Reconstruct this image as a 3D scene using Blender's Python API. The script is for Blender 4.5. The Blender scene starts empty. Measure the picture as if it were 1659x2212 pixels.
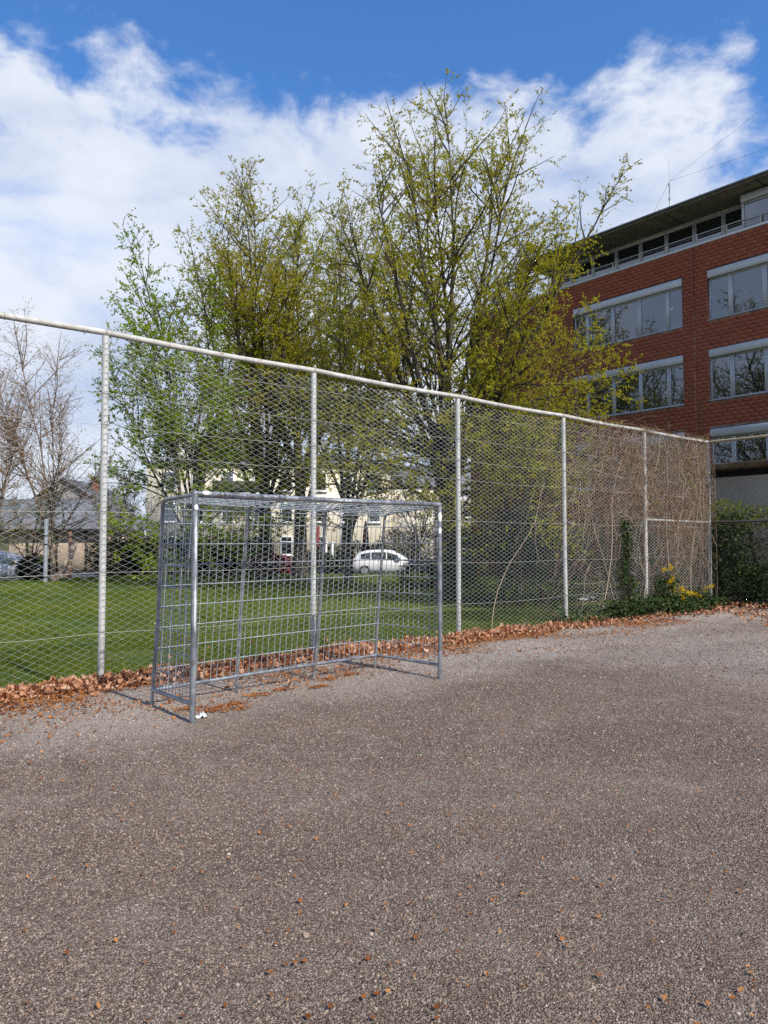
import bpy, math, random
import numpy as np
from mathutils import Vector

# ------------------------------------------------------------------ camera, sky, sun
# World axes: X runs along the tall wire fence (to the right and away), Y across it (from the pitch to the lawn).
SC = bpy.context.scene
COL = SC.collection
R = math.radians
VIEW = R(40.0)
FW = np.array([math.sin(VIEW), math.cos(VIEW)])
RT = np.array([math.cos(VIEW), -math.sin(VIEW)])
EYE = 1.5855

cam_d = bpy.data.cameras.new('camera')
cam_d.sensor_fit = 'VERTICAL'
cam_d.sensor_height = 24.0
cam_d.lens = 1568.33 / 2212.0 * 24.0
cam_d.clip_start = 0.05
cam_d.clip_end = 3000.0
cam = bpy.data.objects.new('camera', cam_d)
COL.objects.link(cam)
cam.location = (0, 0, EYE)
cam.rotation_euler = (R(90) + 0.0409, 0.0015, -VIEW)
SC.camera = cam

SUN_EL = R(42.0)
SUN_DX = 0.035                      # drift of the shadows towards -X for each metre along +Y
w = bpy.data.worlds.new('World'); SC.world = w; w.use_nodes = True
nt = w.node_tree; nt.nodes.clear()
def wn(t, **k):
    n = nt.nodes.new(t)
    for a, b in k.items(): setattr(n, a, b)
    return n
def wl(a, b): nt.links.new(a, b)
def wmath(op, a, b=None, c=None, clamp=False):
    n = wn('ShaderNodeMath', operation=op); n.use_clamp = clamp
    for i, v in enumerate((a, b, c)):
        if v is None: continue
        if isinstance(v, (int, float)): n.inputs[i].default_value = v
        else: wl(v, n.inputs[i])
    return n.outputs[0]
def wrange(v, a, b, c=0.0, d=1.0):
    n = wn('ShaderNodeMapRange', interpolation_type='SMOOTHSTEP')
    wl(v, n.inputs[0])
    for i, x in enumerate((a, b, c, d)): n.inputs[i + 1].default_value = x
    return n.outputs[0]
SKY_STRENGTH = 0.10
sky = wn('ShaderNodeTexSky', sky_type='NISHITA')
sky.sun_disc = False; sky.sun_elevation = SUN_EL
sky.sun_rotation = math.atan2(SUN_DX, -1.0)        # the sun stands over -Y
sky.altitude = 100; sky.air_density = 1.0; sky.dust_density = 0.35; sky.ozone_density = 2.2
tc = wn('ShaderNodeTexCoord')
sep = wn('ShaderNodeSeparateXYZ'); wl(tc.outputs['Generated'], sep.inputs[0])
def wnoise(scale, detail, rough, dist=0.0, off=(0, 0, 0), stretch=(1, 1, 1.7)):
    m = wn('ShaderNodeMapping'); m.inputs['Location'].default_value = off; m.inputs['Scale'].default_value = stretch
    wl(tc.outputs['Generated'], m.inputs[0])
    n = wn('ShaderNodeTexNoise'); n.inputs['Scale'].default_value = scale; n.inputs['Detail'].default_value = detail
    n.inputs['Roughness'].default_value = rough; n.inputs['Distortion'].default_value = dist
    wl(m.outputs[0], n.inputs['Vector']); return n.outputs['Fac']
big = wnoise(2.6, 3, 0.5, 0.2, (3.1, 1.7, 0.4))
puff = wnoise(6.0, 9, 0.56, 0.25, (2.3, 4.9, 0.7))
fine = wnoise(15.0, 8, 0.6, 0.3, (7.0, 1.0, 5.0))
# a bank of cumulus below a tilted line, breaking up into puffs along its upper rim
side = wmath('MAXIMUM', wmath('MULTIPLY_ADD', sep.outputs[0], 0.767, wmath('MULTIPLY', sep.outputs[1], -0.642)), 0.0)
lean = wmath('MINIMUM', wmath('MULTIPLY', wmath('MULTIPLY', side, side), 0.36), 0.2)
rim = wmath('ADD', sep.outputs[2], lean)
n1 = wmath('MULTIPLY_ADD', wmath('SUBTRACT', big, 0.5), 0.16, wmath('MULTIPLY', wmath('SUBTRACT', puff, 0.5), 0.30))
n2 = wmath('MULTIPLY_ADD', wmath('SUBTRACT', fine, 0.5), 0.16, n1)
depth = wmath('ADD', wmath('SUBTRACT', 0.548, rim), n2)
mask0 = wrange(depth, -0.015, 0.06)
gap = wrange(wmath('MULTIPLY_ADD', wmath('SUBTRACT', puff, 0.5), 0.55, wmath('SUBTRACT', wnoise(4.2, 6, 0.58, 0.5, (1.5, 8.8, 3.0)), 0.5)), -0.32, -0.02)
gap = wmath('MULTIPLY_ADD', gap, 0.45, 0.55)
low = wrange(sep.outputs[2], 0.22, 0.42, 1.0, 0.0)
mask = wmath('MULTIPLY', mask0, wmath('MAXIMUM', gap, low))
mask = wmath('MULTIPLY', mask, 0.96)
shade = wrange(wmath('MULTIPLY_ADD', wnoise(3.4, 7, 0.6, 0.4, (9.0, 2.0, 1.0)), 0.8, wmath('MULTIPLY', puff, 0.35)), 0.40, 0.72)
ccol = wn('ShaderNodeMix', data_type='RGBA')
wl(shade, ccol.inputs[0])
ccol.inputs[6].default_value = (0.45 / SKY_STRENGTH, 0.53 / SKY_STRENGTH, 0.70 / SKY_STRENGTH, 1)
ccol.inputs[7].default_value = (0.71 / SKY_STRENGTH, 0.75 / SKY_STRENGTH, 0.83 / SKY_STRENGTH, 1)
tint = wn('ShaderNodeMix', data_type='RGBA', blend_type='MULTIPLY'); tint.inputs[0].default_value = 1.0
wl(sky.outputs[0], tint.inputs[6]); tint.inputs[7].default_value = (0.74, 1.27, 1.82, 1)
mixs = wn('ShaderNodeMix', data_type='RGBA')
wl(mask, mixs.inputs[0]); wl(tint.outputs[2], mixs.inputs[6]); wl(ccol.outputs[2], mixs.inputs[7])
bg = wn('ShaderNodeBackground'); bg.inputs['Strength'].default_value = SKY_STRENGTH
wl(mixs.outputs[2], bg.inputs['Color'])
wo = wn('ShaderNodeOutputWorld'); wl(bg.outputs[0], wo.inputs['Surface'])

sun_d = bpy.data.lights.new('sun', 'SUN'); sun_d.energy = 4.5; sun_d.angle = R(0.55); sun_d.color = (1.0, 0.935, 0.83)
sun = bpy.data.objects.new('sun', sun_d); COL.objects.link(sun)
ce = math.cos(SUN_EL); nh = math.hypot(SUN_DX, 1.0)
sun.rotation_euler = Vector((-SUN_DX / nh * ce, 1.0 / nh * ce, -math.sin(SUN_EL))).to_track_quat('-Z', 'Y').to_euler()

SC.view_settings.view_transform = 'Standard'
SC.view_settings.look = 'None'
SC.view_settings.exposure = 0.25
SC.view_settings.gamma = 1.0
SC.view_settings.use_curve_mapping = False
SC.render.engine = 'CYCLES'
cy = SC.cycles
cy.max_bounces = 6; cy.diffuse_bounces = 3; cy.glossy_bounces = 3; cy.transmission_bounces = 3; cy.transparent_max_bounces = 8
cy.use_denoising = False
cy.sample_clamp_indirect = 6.0

# ------------------------------------------------------------------ helpers
rng = np.random.default_rng(11)
random.seed(5)

def cam2w(right, dist, z=0.0):
    p = RT * right + FW * dist
    return np.array([p[0], p[1], z])
def px(x, dist, z=0.0):
    """a point at that distance ahead and the sideways offset of picture column x (1659 wide)"""
    return cam2w((x - 829.5) / 1568.33 * dist, dist, z)
def smooth(a, b, v):
    t = np.clip((np.asarray(v, float) - a) / (b - a), 0, 1); return t * t * (3 - 2 * t)
def absloc(o):
    v = Vector((0, 0, 0))
    while o is not None: v += o.location; o = o.parent
    return v

def raw_mesh(name, verts, quads=None, tris=None, tint=None, smooth_shade=False):
    me = bpy.data.meshes.new(name)
    verts = np.ascontiguousarray(verts, dtype=np.float32)
    nq = 0 if quads is None else len(quads); ntri = 0 if tris is None else len(tris)
    me.vertices.add(len(verts)); me.vertices.foreach_set('co', verts.ravel())
    loops = []
    if nq: loops.append(np.asarray(quads, dtype=np.int32).ravel())
    if ntri: loops.append(np.asarray(tris, dtype=np.int32).ravel())
    loops = np.concatenate(loops)
    me.loops.add(len(loops)); me.loops.foreach_set('vertex_index', loops)
    me.polygons.add(nq + ntri)
    st = np.concatenate([np.arange(nq) * 4, nq * 4 + np.arange(ntri) * 3]).astype(np.int32)
    me.polygons.foreach_set('loop_start', st)
    if smooth_shade: me.polygons.foreach_set('use_smooth', np.ones(nq + ntri, dtype=bool))
    me.update(calc_edges=True)
    if tint is not None:
        a = me.attributes.new('tint', 'FLOAT', 'POINT')
        a.data.foreach_set('value', np.ascontiguousarray(tint, dtype=np.float32))
    return me

class MB:
    """collects shapes; build() links them as ONE mesh object"""
    def __init__(s): s.v = []; s.q = []; s.t = []; s.ti = []; s.n = 0
    def add(s, verts, quads=None, tris=None, tint=0.5):
        verts = np.asarray(verts, float).reshape(-1, 3)
        if quads is not None and len(quads): s.q.append(np.asarray(quads, int).reshape(-1, 4) + s.n)
        if tris is not None and len(tris): s.t.append(np.asarray(tris, int).reshape(-1, 3) + s.n)
        s.v.append(verts); s.n += len(verts)
        s.ti.append(np.broadcast_to(np.asarray(tint, float), (len(verts),)))
        return s
    def box(s, lo, hi, tint=0.5):
        x0, y0, z0 = lo; x1, y1, z1 = hi
        v = [(x0, y0, z0), (x1, y0, z0), (x1, y1, z0), (x0, y1, z0), (x0, y0, z1), (x1, y0, z1), (x1, y1, z1), (x0, y1, z1)]
        return s.add(v, [(0, 3, 2, 1), (4, 5, 6, 7), (0, 1, 5, 4), (1, 2, 6, 5), (2, 3, 7, 6), (3, 0, 4, 7)], tint=tint)
    def bbox(s, lo, hi, b=0.006, tint=0.5):
        """a box with chamfered long edges"""
        lo = np.array(lo, float); hi = np.array(hi, float); c = (lo + hi) / 2; e = (hi - lo) / 2
        b = min(b, *(e * 0.45))
        v = []; idx = {}
        for ax in range(3):
            for sx in (-1, 1):
                for sy in (-1, 1):
                    for sz in (-1, 1):
                        sg = np.array((sx, sy, sz)); p = sg * (e - b); p[ax] = sg[ax] * e[ax]
                        idx[(ax, sx, sy, sz)] = len(v); v.append(c + p)
        q = []; t = []
        for ax in range(3):
            o1, o2 = [(1, 2), (2, 0), (0, 1)][ax]
            for sg in (-1, 1):
                f = []
                for a, d in ((-1, -1), (1, -1), (1, 1), (-1, 1)):
                    k = [0, 0, 0]; k[ax] = sg; k[o1] = a; k[o2] = d; f.append(idx[(ax, *k)])
                q.append(f if sg > 0 else f[::-1])
        for ax in range(3):
            o1, o2 = [(1, 2), (2, 0), (0, 1)][ax]
            for a in (-1, 1):
                for d in (-1, 1):
                    k0 = [0, 0, 0]; k0[o1] = a; k0[o2] = d
                    k1 = list(k0); k0[ax] = -1; k1[ax] = 1
                    f = [idx[(o1, *k0)], idx[(o1, *k1)], idx[(o2, *k1)], idx[(o2, *k0)]]
                    q.append(f if a * d < 0 else f[::-1])
        for sx in (-1, 1):
            for sy in (-1, 1):
                for sz in (-1, 1):
                    f = [idx[(ax, sx, sy, sz)] for ax in range(3)]
                    t.append(f if sx * sy * sz > 0 else f[::-1])
        return s.add(v, q, t, tint)
    def tubes(s, P, rad, sides=6, tint=0.5, cap=False):
        """many polylines with the same number of points: P (n,k,3), rad scalar / (k,) / (n,k)"""
        P = np.asarray(P, float)
        if P.ndim == 2: P = P[None]
        n, k, _ = P.shape
        rad = np.broadcast_to(np.asarray(rad, float), (n, k))
        T = np.empty_like(P)
        T[:, 1:-1] = P[:, 2:] - P[:, :-2]; T[:, 0] = P[:, 1] - P[:, 0]; T[:, -1] = P[:, -1] - P[:, -2]
        T /= np.linalg.norm(T, axis=2, keepdims=True) + 1e-12
        M = P[:, -1] - P[:, 0]; M /= np.linalg.norm(M, axis=1, keepdims=True) + 1e-12
        ref = np.where(np.abs(M[:, 2:3]) > 0.75, np.array([[0.93, 0.37, 0]]), np.array([[0, 0, 1.0]]))
        A = np.cross(T, ref[:, None, :]); A /= np.linalg.norm(A, axis=2, keepdims=True) + 1e-12
        B = np.cross(T, A)
        an = np.arange(sides) * 2 * math.pi / sides
        V = P[:, :, None, :] + rad[:, :, None, None] * (A[:, :, None, :] * np.cos(an)[None, None, :, None] + B[:, :, None, :] * np.sin(an)[None, None, :, None])
        base = (np.arange(n) * k * sides)[:, None, None]; row = (np.arange(k - 1) * sides)[None, :, None]
        j = np.arange(sides)[None, None, :]; j2 = (j + 1) % sides
        q = np.stack([base + row + j, base + row + sides + j, base + row + sides + j2, base + row + j2], -1).reshape(-1, 4)
        tn = np.asarray(tint, float)
        if tn.ndim == 1: tn = np.repeat(tn, k * sides)
        V = V.reshape(-1, 3); s.add(V, q, tint=tn)
        if cap:
            for i in range(n):
                for e, fl in ((0, 0), (k - 1, 1)):
                    ring = V[(i * k + e) * sides:(i * k + e + 1) * sides]
                    f = [(sides, a, (a + 1) % sides) if not fl else (sides, (a + 1) % sides, a) for a in range(sides)]
                    s.add(np.vstack([ring, ring.mean(0)]), tris=f, tint=float(np.mean(tn)))
        return s
    def cyl(s, a, b, r, sides=12, r2=None, tint=0.5):
        return s.tubes(np.array([a, b], float), np.array([r, r if r2 is None else r2]), sides, tint, cap=True)
    def leaves(s, P, D, L, W, tint, up=None):
        """rhombic leaf blades: base points, unit directions, lengths, widths"""
        n = len(P); L = np.broadcast_to(L, (n,))[:, None]; W = np.broadcast_to(W, (n,))[:, None]
        rv = rng.normal(size=(n, 3)) if up is None else up
        S = np.cross(D, rv); S /= np.linalg.norm(S, axis=1, keepdims=True) + 1e-9
        N = np.cross(S, D)
        m = P + D * L * 0.45
        V = np.stack([P, m + S * W * 0.5 + N * W * 0.12, P + D * L, m - S * W * 0.5 + N * W * 0.12], 1).reshape(-1, 3)
        b = (np.arange(n) * 4)[:, None]
        t = np.concatenate([b + np.array([[0, 1, 2]]), b + np.array([[0, 2, 3]])], 0)
        return s.add(V, tris=t, tint=np.repeat(np.broadcast_to(tint, (n,)), 4))
    def build(s, name, mat, parent=None, local=False, smooth_shade=False, keep_tint=True):
        V = np.concatenate(s.v)
        if parent is not None and not local: V = V - np.array(absloc(parent))
        me = raw_mesh(name, V, np.concatenate(s.q) if s.q else None, np.concatenate(s.t) if s.t else None,
                      np.concatenate(s.ti) if keep_tint else None, smooth_shade)
        if mat is not None: me.materials.append(mat)
        o = bpy.data.objects.new(name, me); COL.objects.link(o)
        if parent is not None: o.parent = parent
        return o

def empty(name, loc, rz=0.0):
    o = bpy.data.objects.new(name, None); COL.objects.link(o)
    o.location = [float(v) for v in loc]; o.rotation_euler = (0, 0, rz); o.empty_display_size = 0.2
    return o
def tag(o, label=None, cat=None, group=None, kind=None):
    if label: o['label'] = label
    if cat: o['category'] = cat
    if group: o['group'] = group
    if kind: o['kind'] = kind
    return o
def copy_obj(o, loc, parent=None):
    c = o.copy(); COL.objects.link(c); c.location = [float(v) for v in loc]; c.parent = parent
    return c

# ------------------------------------------------------------------ materials
class NT:
    def __init__(s, name):
        s.m = bpy.data.materials.new(name); s.m.use_nodes = True; s.t = s.m.node_tree; s.t.nodes.clear()
        s.out = s.n('ShaderNodeOutputMaterial')
    def n(s, t, **k):
        x = s.t.nodes.new(t)
        for a, b in k.items(): setattr(x, a, b)
        return x
    def l(s, a, b): s.t.links.new(a, b)
    def inp(s, sock, v):
        if isinstance(v, (int, float)): sock.default_value = v
        elif isinstance(v, (tuple, list)): sock.default_value = (*v, 1) if len(v) == 3 and len(sock.default_value) == 4 else v
        else: s.l(v, sock)
    def pos(s): return s.n('ShaderNodeNewGeometry').outputs['Position']
    def obj(s): return s.n('ShaderNodeTexCoord').outputs['Object']
    def noise(s, vec, scale, detail=4, rough=0.55, dist=0.0):
        x = s.n('ShaderNodeTexNoise'); s.l(vec, x.inputs['Vector'])
        x.inputs['Scale'].default_value = scale; x.inputs['Detail'].default_value = detail
        x.inputs['Roughness'].default_value = rough; x.inputs['Distortion'].default_value = dist
        return x.outputs['Fac']
    def vor(s, vec, scale, feature='F1', rnd=1.0):
        x = s.n('ShaderNodeTexVoronoi', feature=feature); s.l(vec, x.inputs['Vector'])
        x.inputs['Scale'].default_value = scale; x.inputs['Randomness'].default_value = rnd
        return x
    def math(s, op, a, b=None, c=None, clamp=False):
        x = s.n('ShaderNodeMath', operation=op); x.use_clamp = clamp
        for i, v in enumerate((a, b, c)):
            if v is not None: s.inp(x.inputs[i], v)
        return x.outputs[0]
    def rng(s, v, a, b, c=0.0, d=1.0):
        x = s.n('ShaderNodeMapRange', interpolation_type='SMOOTHSTEP'); s.l(v, x.inputs[0])
        for i, y in enumerate((a, b, c, d)): x.inputs[i + 1].default_value = y
        return x.outputs[0]
    def mix(s, f, a, b, blend='MIX'):
        x = s.n('ShaderNodeMix', data_type='RGBA', blend_type=blend)
        s.inp(x.inputs[0], f); s.inp(x.inputs[6], a); s.inp(x.inputs[7], b); return x.outputs[2]
    def ramp(s, f, stops, interp='LINEAR'):
        x = s.n('ShaderNodeValToRGB'); s.l(f, x.inputs[0]); cr = x.color_ramp; cr.interpolation = interp
        while len(cr.elements) < len(stops): cr.elements.new(0.5)
        for e, (p, c) in zip(cr.elements, stops): e.position = p; e.color = (*c, 1)
        return x.outputs[0]
    def attr(s, name='tint'): return s.n('ShaderNodeAttribute', attribute_name=name).outputs['Fac']
    def bump(s, h, strength=0.5, dist=0.01):
        x = s.n('ShaderNodeBump'); s.l(h, x.inputs['Height']); x.inputs['Strength'].default_value = strength
        x.inputs['Distance'].default_value = dist; return x.outputs[0]
    def bsdf(s, col, rough=0.7, metal=0.0, spec=None, normal=None, ior=None, **kw):
        b = s.n('ShaderNodeBsdfPrincipled')
        s.inp(b.inputs['Base Color'], col); s.inp(b.inputs['Roughness'], rough); s.inp(b.inputs['Metallic'], metal)
        if spec is not None: s.inp(b.inputs['Specular IOR Level'], spec)
        if ior is not None: b.inputs['IOR'].default_value = ior
        if normal is not None: s.l(normal, b.inputs['Normal'])
        s.l(b.outputs[0], s.out.inputs['Surface']); return s.m

def plain(name, col, rough=0.7, metal=0.0, var=0.15, scale=6.0, spec=None, bump=0.0, dirt=None):
    k = NT(name); p = k.obj()
    f = k.noise(p, scale, 6, 0.6)
    a = tuple(c * (1 - var) for c in col); b = tuple(min(1, c * (1 + var)) for c in col)
    c = k.mix(k.rng(f, 0.3, 0.7), a, b)
    if dirt:
        c = k.mix(k.rng(k.noise(p, scale * 0.37, 8, 0.65, 0.6), 0.52, 0.72, 0.0, 0.75), c, dirt)
    nm = k.bump(k.noise(p, scale * 14, 4, 0.6), bump, 0.01) if bump else None
    return k.bsdf(c, rough, metal, spec, nm)

def leafy(name, stops, trans=0.45, gloss=0.0):
    k = NT(name); c = k.ramp(k.attr(), stops)
    d = k.n('ShaderNodeBsdfDiffuse'); k.l(c, d.inputs[0])
    t = k.n('ShaderNodeBsdfTranslucent'); k.l(k.mix(1.0, c, (1.45, 1.35, 0.75), 'MULTIPLY'), t.inputs[0])
    m = k.n('ShaderNodeMixShader'); m.inputs[0].default_value = trans
    k.l(d.outputs[0], m.inputs[1]); k.l(t.outputs[0], m.inputs[2]); o = m.outputs[0]
    if gloss:
        g = k.n('ShaderNodeBsdfGlossy'); g.inputs['Roughness'].default_value = 0.35
        m2 = k.n('ShaderNodeMixShader'); m2.inputs[0].default_value = gloss
        k.l(o, m2.inputs[1]); k.l(g.outputs[0], m2.inputs[2]); o = m2.outputs[0]
    k.l(o, k.out.inputs['Surface']); return k.m

M = {}
def galv(name, c0, c1, rough, metal, scale=9.0):
    k = NT(name); p = k.obj()
    f = k.rng(k.noise(p, scale, 8, 0.62, 0.4), 0.32, 0.68)
    v = k.vor(p, 60).outputs['Color']
    c = k.mix(f, c0, c1); c = k.mix(0.18, c, v, 'SOFT_LIGHT')
    r = k.math('MULTIPLY_ADD', f, 0.15, rough)
    return k.bsdf(c, r, metal, normal=k.bump(k.noise(p, 140, 3), 0.12, 0.002))
M['goal_tube'] = galv('galvanised_goal_tube', (0.17, 0.18, 0.20), (0.37, 0.38, 0.40), 0.38, 0.55)
M['goal_rod'] = galv('galvanised_goal_rod', (0.27, 0.30, 0.32), (0.40, 0.44, 0.46), 0.45, 0.35)
k = NT('weathered_fence_paint'); p = k.obj()
st = k.n('ShaderNodeMapping'); st.inputs['Scale'].default_value = (1, 1, 0.25); k.l(p, st.inputs[0])
c = k.mix(k.rng(k.noise(st.outputs[0], 22, 8, 0.65, 0.5), 0.35, 0.7), (0.42, 0.42, 0.40), (0.58, 0.58, 0.555))
c = k.mix(k.rng(k.noise(p, 9, 9, 0.7, 0.8), 0.60, 0.70), c, (0.22, 0.17, 0.12))
sz = k.n('ShaderNodeSeparateXYZ'); k.l(k.pos(), sz.inputs[0])
low_ = k.math('MULTIPLY', k.rng(sz.outputs[2], 0.0, 1.1, 1.0, 0.0), k.rng(k.noise(p, 14, 8, 0.7, 0.6), 0.36, 0.62))
c = k.mix(k.math('MULTIPLY', low_, 0.75), c, (0.20, 0.19, 0.17))
c = k.mix(k.rng(k.noise(st.outputs[0], 5, 6, 0.7, 0.4), 0.55, 0.75, 0, 0.35), c, (0.30, 0.29, 0.27))
M['fence_paint'] = k.bsdf(c, 0.55, 0.05, normal=k.bump(k.noise(p, 90, 4), 0.25, 0.004))
k = NT('rail_paint_with_lichen'); p = k.obj()
c = k.mix(k.rng(k.noise(p, 3.5, 8, 0.65, 0.4), 0.35, 0.7), (0.40, 0.38, 0.33), (0.58, 0.57, 0.53))
c = k.mix(k.rng(k.noise(p, 17, 9, 0.7, 0.8), 0.54, 0.66), c, (0.24, 0.19, 0.12))
M['rail_paint'] = k.bsdf(c, 0.65, 0.0, normal=k.bump(k.noise(p, 90, 4), 0.3, 0.004))
M['wire'] = galv('chain_link_wire', (0.47, 0.50, 0.49), (0.59, 0.61, 0.60), 0.45, 0.35, 4.0)
M['tension'] = plain('tension_wire', (0.48, 0.47, 0.40), 0.5, 0.2)
M['dark_wire'] = plain('rusty_and_shaded_wire', (0.10, 0.085, 0.07), 0.7, 0.2)  # rusty clips; on the side fence it paints shade into mesh and rail
M['old_rail'] = plain('old_beige_rail', (0.34, 0.28, 0.19), 0.7, 0.0, 0.25, 5, dirt=(0.13, 0.10, 0.07))
M['white_sticker'] = plain('white_sticker', (0.80, 0.80, 0.78), 0.6, 0, 0.05)
M['smear'] = plain('silver_paint_smear', (0.62, 0.63, 0.66), 0.45, 0.25, 0.15, 20)
M['black_ink'] = plain('black_marker', (0.025, 0.025, 0.03), 0.6)
M['white_ink'] = plain('white_marker', (0.8, 0.8, 0.8), 0.6)
M['paper'] = plain('crumpled_white_paper', (0.62, 0.62, 0.62), 0.8, 0, 0.06)

# gravel: round chippings in dusty fines
k = NT('gravel'); p = k.pos()
sx = k.n('ShaderNodeSeparateXYZ'); k.l(p, sx.inputs[0])
flat = k.n('ShaderNodeCombineXYZ'); k.l(sx.outputs[0], flat.inputs[0]); k.l(sx.outputs[1], flat.inputs[1])
fv = flat.outputs[0]
v1 = k.vor(fv, 125.0); v2 = k.vor(fv, 75.0)
stops = [(0.0, (0.045, 0.032, 0.027)), (0.2, (0.100, 0.071, 0.055)), (0.45, (0.190, 0.138, 0.103)), (0.66, (0.305, 0.232, 0.176)),
         (0.86, (0.45, 0.368, 0.290)), (0.975, (0.64, 0.55, 0.44)), (1.0, (0.34, 0.14, 0.06))]
def cellval(v):
    s_ = k.n('ShaderNodeSeparateColor'); k.l(v.outputs['Color'], s_.inputs[0]); return s_.outputs[0]
c1 = k.ramp(cellval(v1), stops); c2 = k.ramp(cellval(v2), stops)
c = k.mix(k.rng(k.noise(fv, 30, 3), 0.45, 0.6), c1, c2)
edge = k.rng(v1.outputs['Distance'], 0.25, 0.75)
c = k.mix(k.math('MULTIPLY', edge, 0.6), c, (0.085, 0.064, 0.052))
dust = k.rng(k.noise(fv, 0.9, 9, 0.66, 0.7), 0.46, 0.68)
dust2 = k.rng(k.noise(fv, 3.3, 8, 0.7, 0.5), 0.56, 0.74)
dm = k.math('MULTIPLY', k.math('MAXIMUM', k.math('MULTIPLY', dust, 0.55), k.math('MULTIPLY', dust2, 0.9)), 0.5)
c = k.mix(dm, c, (0.235, 0.160, 0.108))
# washed, paler chippings along the fence and on the far side of the pitch
washed = k.rng(k.math('ADD', sx.outputs[1], k.math('MULTIPLY', k.math('SUBTRACT', k.noise(fv, 0.7, 6, 0.6), 0.5), 3.2)), 5.2, 6.8)
washed2 = k.rng(k.math('ADD', sx.outputs[0], k.math('MULTIPLY', k.math('SUBTRACT', k.noise(fv, 0.5, 6, 0.6), 0.5), 6.0)), 6.0, 10.0)
wm = k.math('MAXIMUM', washed, k.math('MULTIPLY', washed2, 0.75))
c = k.mix(k.math('MULTIPLY', wm, 0.85), c, k.mix(0.55, c1, (0.62, 0.545, 0.48)))
c = k.mix(k.math('MULTIPLY', k.math('SUBTRACT', 1.0, wm), 0.20), c, (0.225, 0.152, 0.105))
pale = k.rng(k.noise(fv, 2.6, 9, 0.7, 0.6), 0.50, 0.68)
c = k.mix(k.math('MULTIPLY', pale, 0.42), c, k.mix(0.5, c1, (0.52, 0.455, 0.40)))
brown = k.rng(k.noise(fv, 3.6, 9, 0.72, 0.9), 0.55, 0.70)
c = k.mix(k.math('MULTIPLY', brown, 0.7), c, (0.225, 0.148, 0.098))
dark = k.rng(k.noise(fv, 1.1, 7, 0.7, 0.5), 0.34, 0.46, 0.3, 0.0)
c = k.mix(dark, c, (0.085, 0.064, 0.052))
spot = k.rng(k.noise(fv, 0.55, 5, 0.6, 0.4), 0.35, 0.7, 0.88, 1.10)
c = k.mix(1.0, c, spot, 'MULTIPLY')
h = k.math('MULTIPLY_ADD', v1.outputs['Distance'], -1.0, k.math('MULTIPLY', k.noise(fv, 14, 5), 0.8))
M['gravel'] = k.bsdf(c, 0.9, 0, 0.25, k.bump(h, 1.0, 0.012))
k = NT('gravel_chippings')
c = k.ramp(k.n('ShaderNodeAttribute', attribute_name='tint', attribute_type='INSTANCER').outputs['Fac'], stops)
M['chips'] = k.bsdf(c, 0.8, 0, 0.3)

k = NT('lawn_soil'); p = k.pos()
c = k.mix(k.rng(k.noise(p, 0.6, 8, 0.65), 0.35, 0.7), (0.040, 0.075, 0.012), (0.085, 0.125, 0.022))
c = k.mix(k.rng(k.noise(p, 26, 6, 0.7), 0.45, 0.72), c, (0.15, 0.20, 0.04))
c = k.mix(k.rng(k.noise(p, 1.7, 8, 0.7, 0.6), 0.60, 0.72, 0, 0.7), c, (0.075, 0.058, 0.034))
M['lawn'] = k.bsdf(c, 0.9, 0, 0.1, k.bump(k.noise(p, 40, 5, 0.7), 0.8, 0.03))
M['grass'] = leafy('grass_blades', [(0, (0.06, 0.09, 0.010)), (0.5, (0.155, 0.195, 0.020)), (0.85, (0.28, 0.30, 0.055)), (1, (0.29, 0.22, 0.13))], 0.42)
M['soil'] = plain('dark_bed_soil', (0.060, 0.044, 0.030), 0.95, 0, 0.4, 3.0, bump=0.6)
M['asphalt'] = plain('asphalt', (0.055, 0.055, 0.055), 0.9, 0, 0.2, 2.0)
M['ground'] = plain('rough_ground', (0.06, 0.065, 0.03), 0.95, 0, 0.4, 0.4)

# ------------------------------------------------------------------ ground
g = MB(); g.add([(-900, -900, -0.45), (900, -900, -0.45), (900, 900, -0.45), (-900, 900, -0.45)], [(0, 1, 2, 3)])
tag(g.build('ground', M['ground']), kind='structure')
def grid(x0, x1, y0, y1, nx, ny, zf, keep=None):
    xs = np.linspace(x0, x1, nx); ys = np.linspace(y0, y1, ny); X, Y = np.meshgrid(xs, ys)
    Z = zf(X, Y); V = np.stack([X, Y, Z], -1).reshape(-1, 3)
    i = (np.arange(ny - 1)[:, None] * nx + np.arange(nx - 1)[None, :]).ravel()
    q = np.stack([i, i + 1, i + nx + 1, i + nx], -1)
    if keep is not None: q = q[keep(V[q].mean(1))]
    return V, q
def gravel_z(X, Y):
    return 0.012 * np.sin(X * 0.9 + Y * 0.5) * np.sin(Y * 0.7 - X * 0.2) + 0.006 * np.sin(X * 2.3 + 1) * np.sin(Y * 2.9)
V, q = grid(-45, 17.75, -45, 8.55, 170, 145, gravel_z)
g = MB(); g.add(V, q); tag(g.build('gravel_pitch', M['gravel'], smooth_shade=True), kind='structure')
def lawn_z(X, Y):
    d = np.asarray(Y) - 8.5
    return -0.22 + 0.15 * smooth(1.0, 20, d) + 0.03 * np.sin(X * 0.45 + 1.3) * np.sin(Y * 0.37) - 0.02 * smooth(0.4, 0, d)
def lawn_keep(c):
    D = c[:, 0] * FW[0] + c[:, 1] * FW[1]; S = c[:, 0] * RT[0] + c[:, 1] * RT[1]
    lim = 37.5 + 0.5 * np.sin(S * 0.9) - 7.0 * smooth(-11.5, -17, S) - 6 * smooth(2, 8, S)
    return D < lim
V, q = grid(-42, 46, 8.52, 60, 260, 200, lawn_z, lawn_keep)
g = MB(); g.add(V, q); tag(g.build('lawn', M['lawn'], smooth_shade=True), kind='structure')
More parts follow.
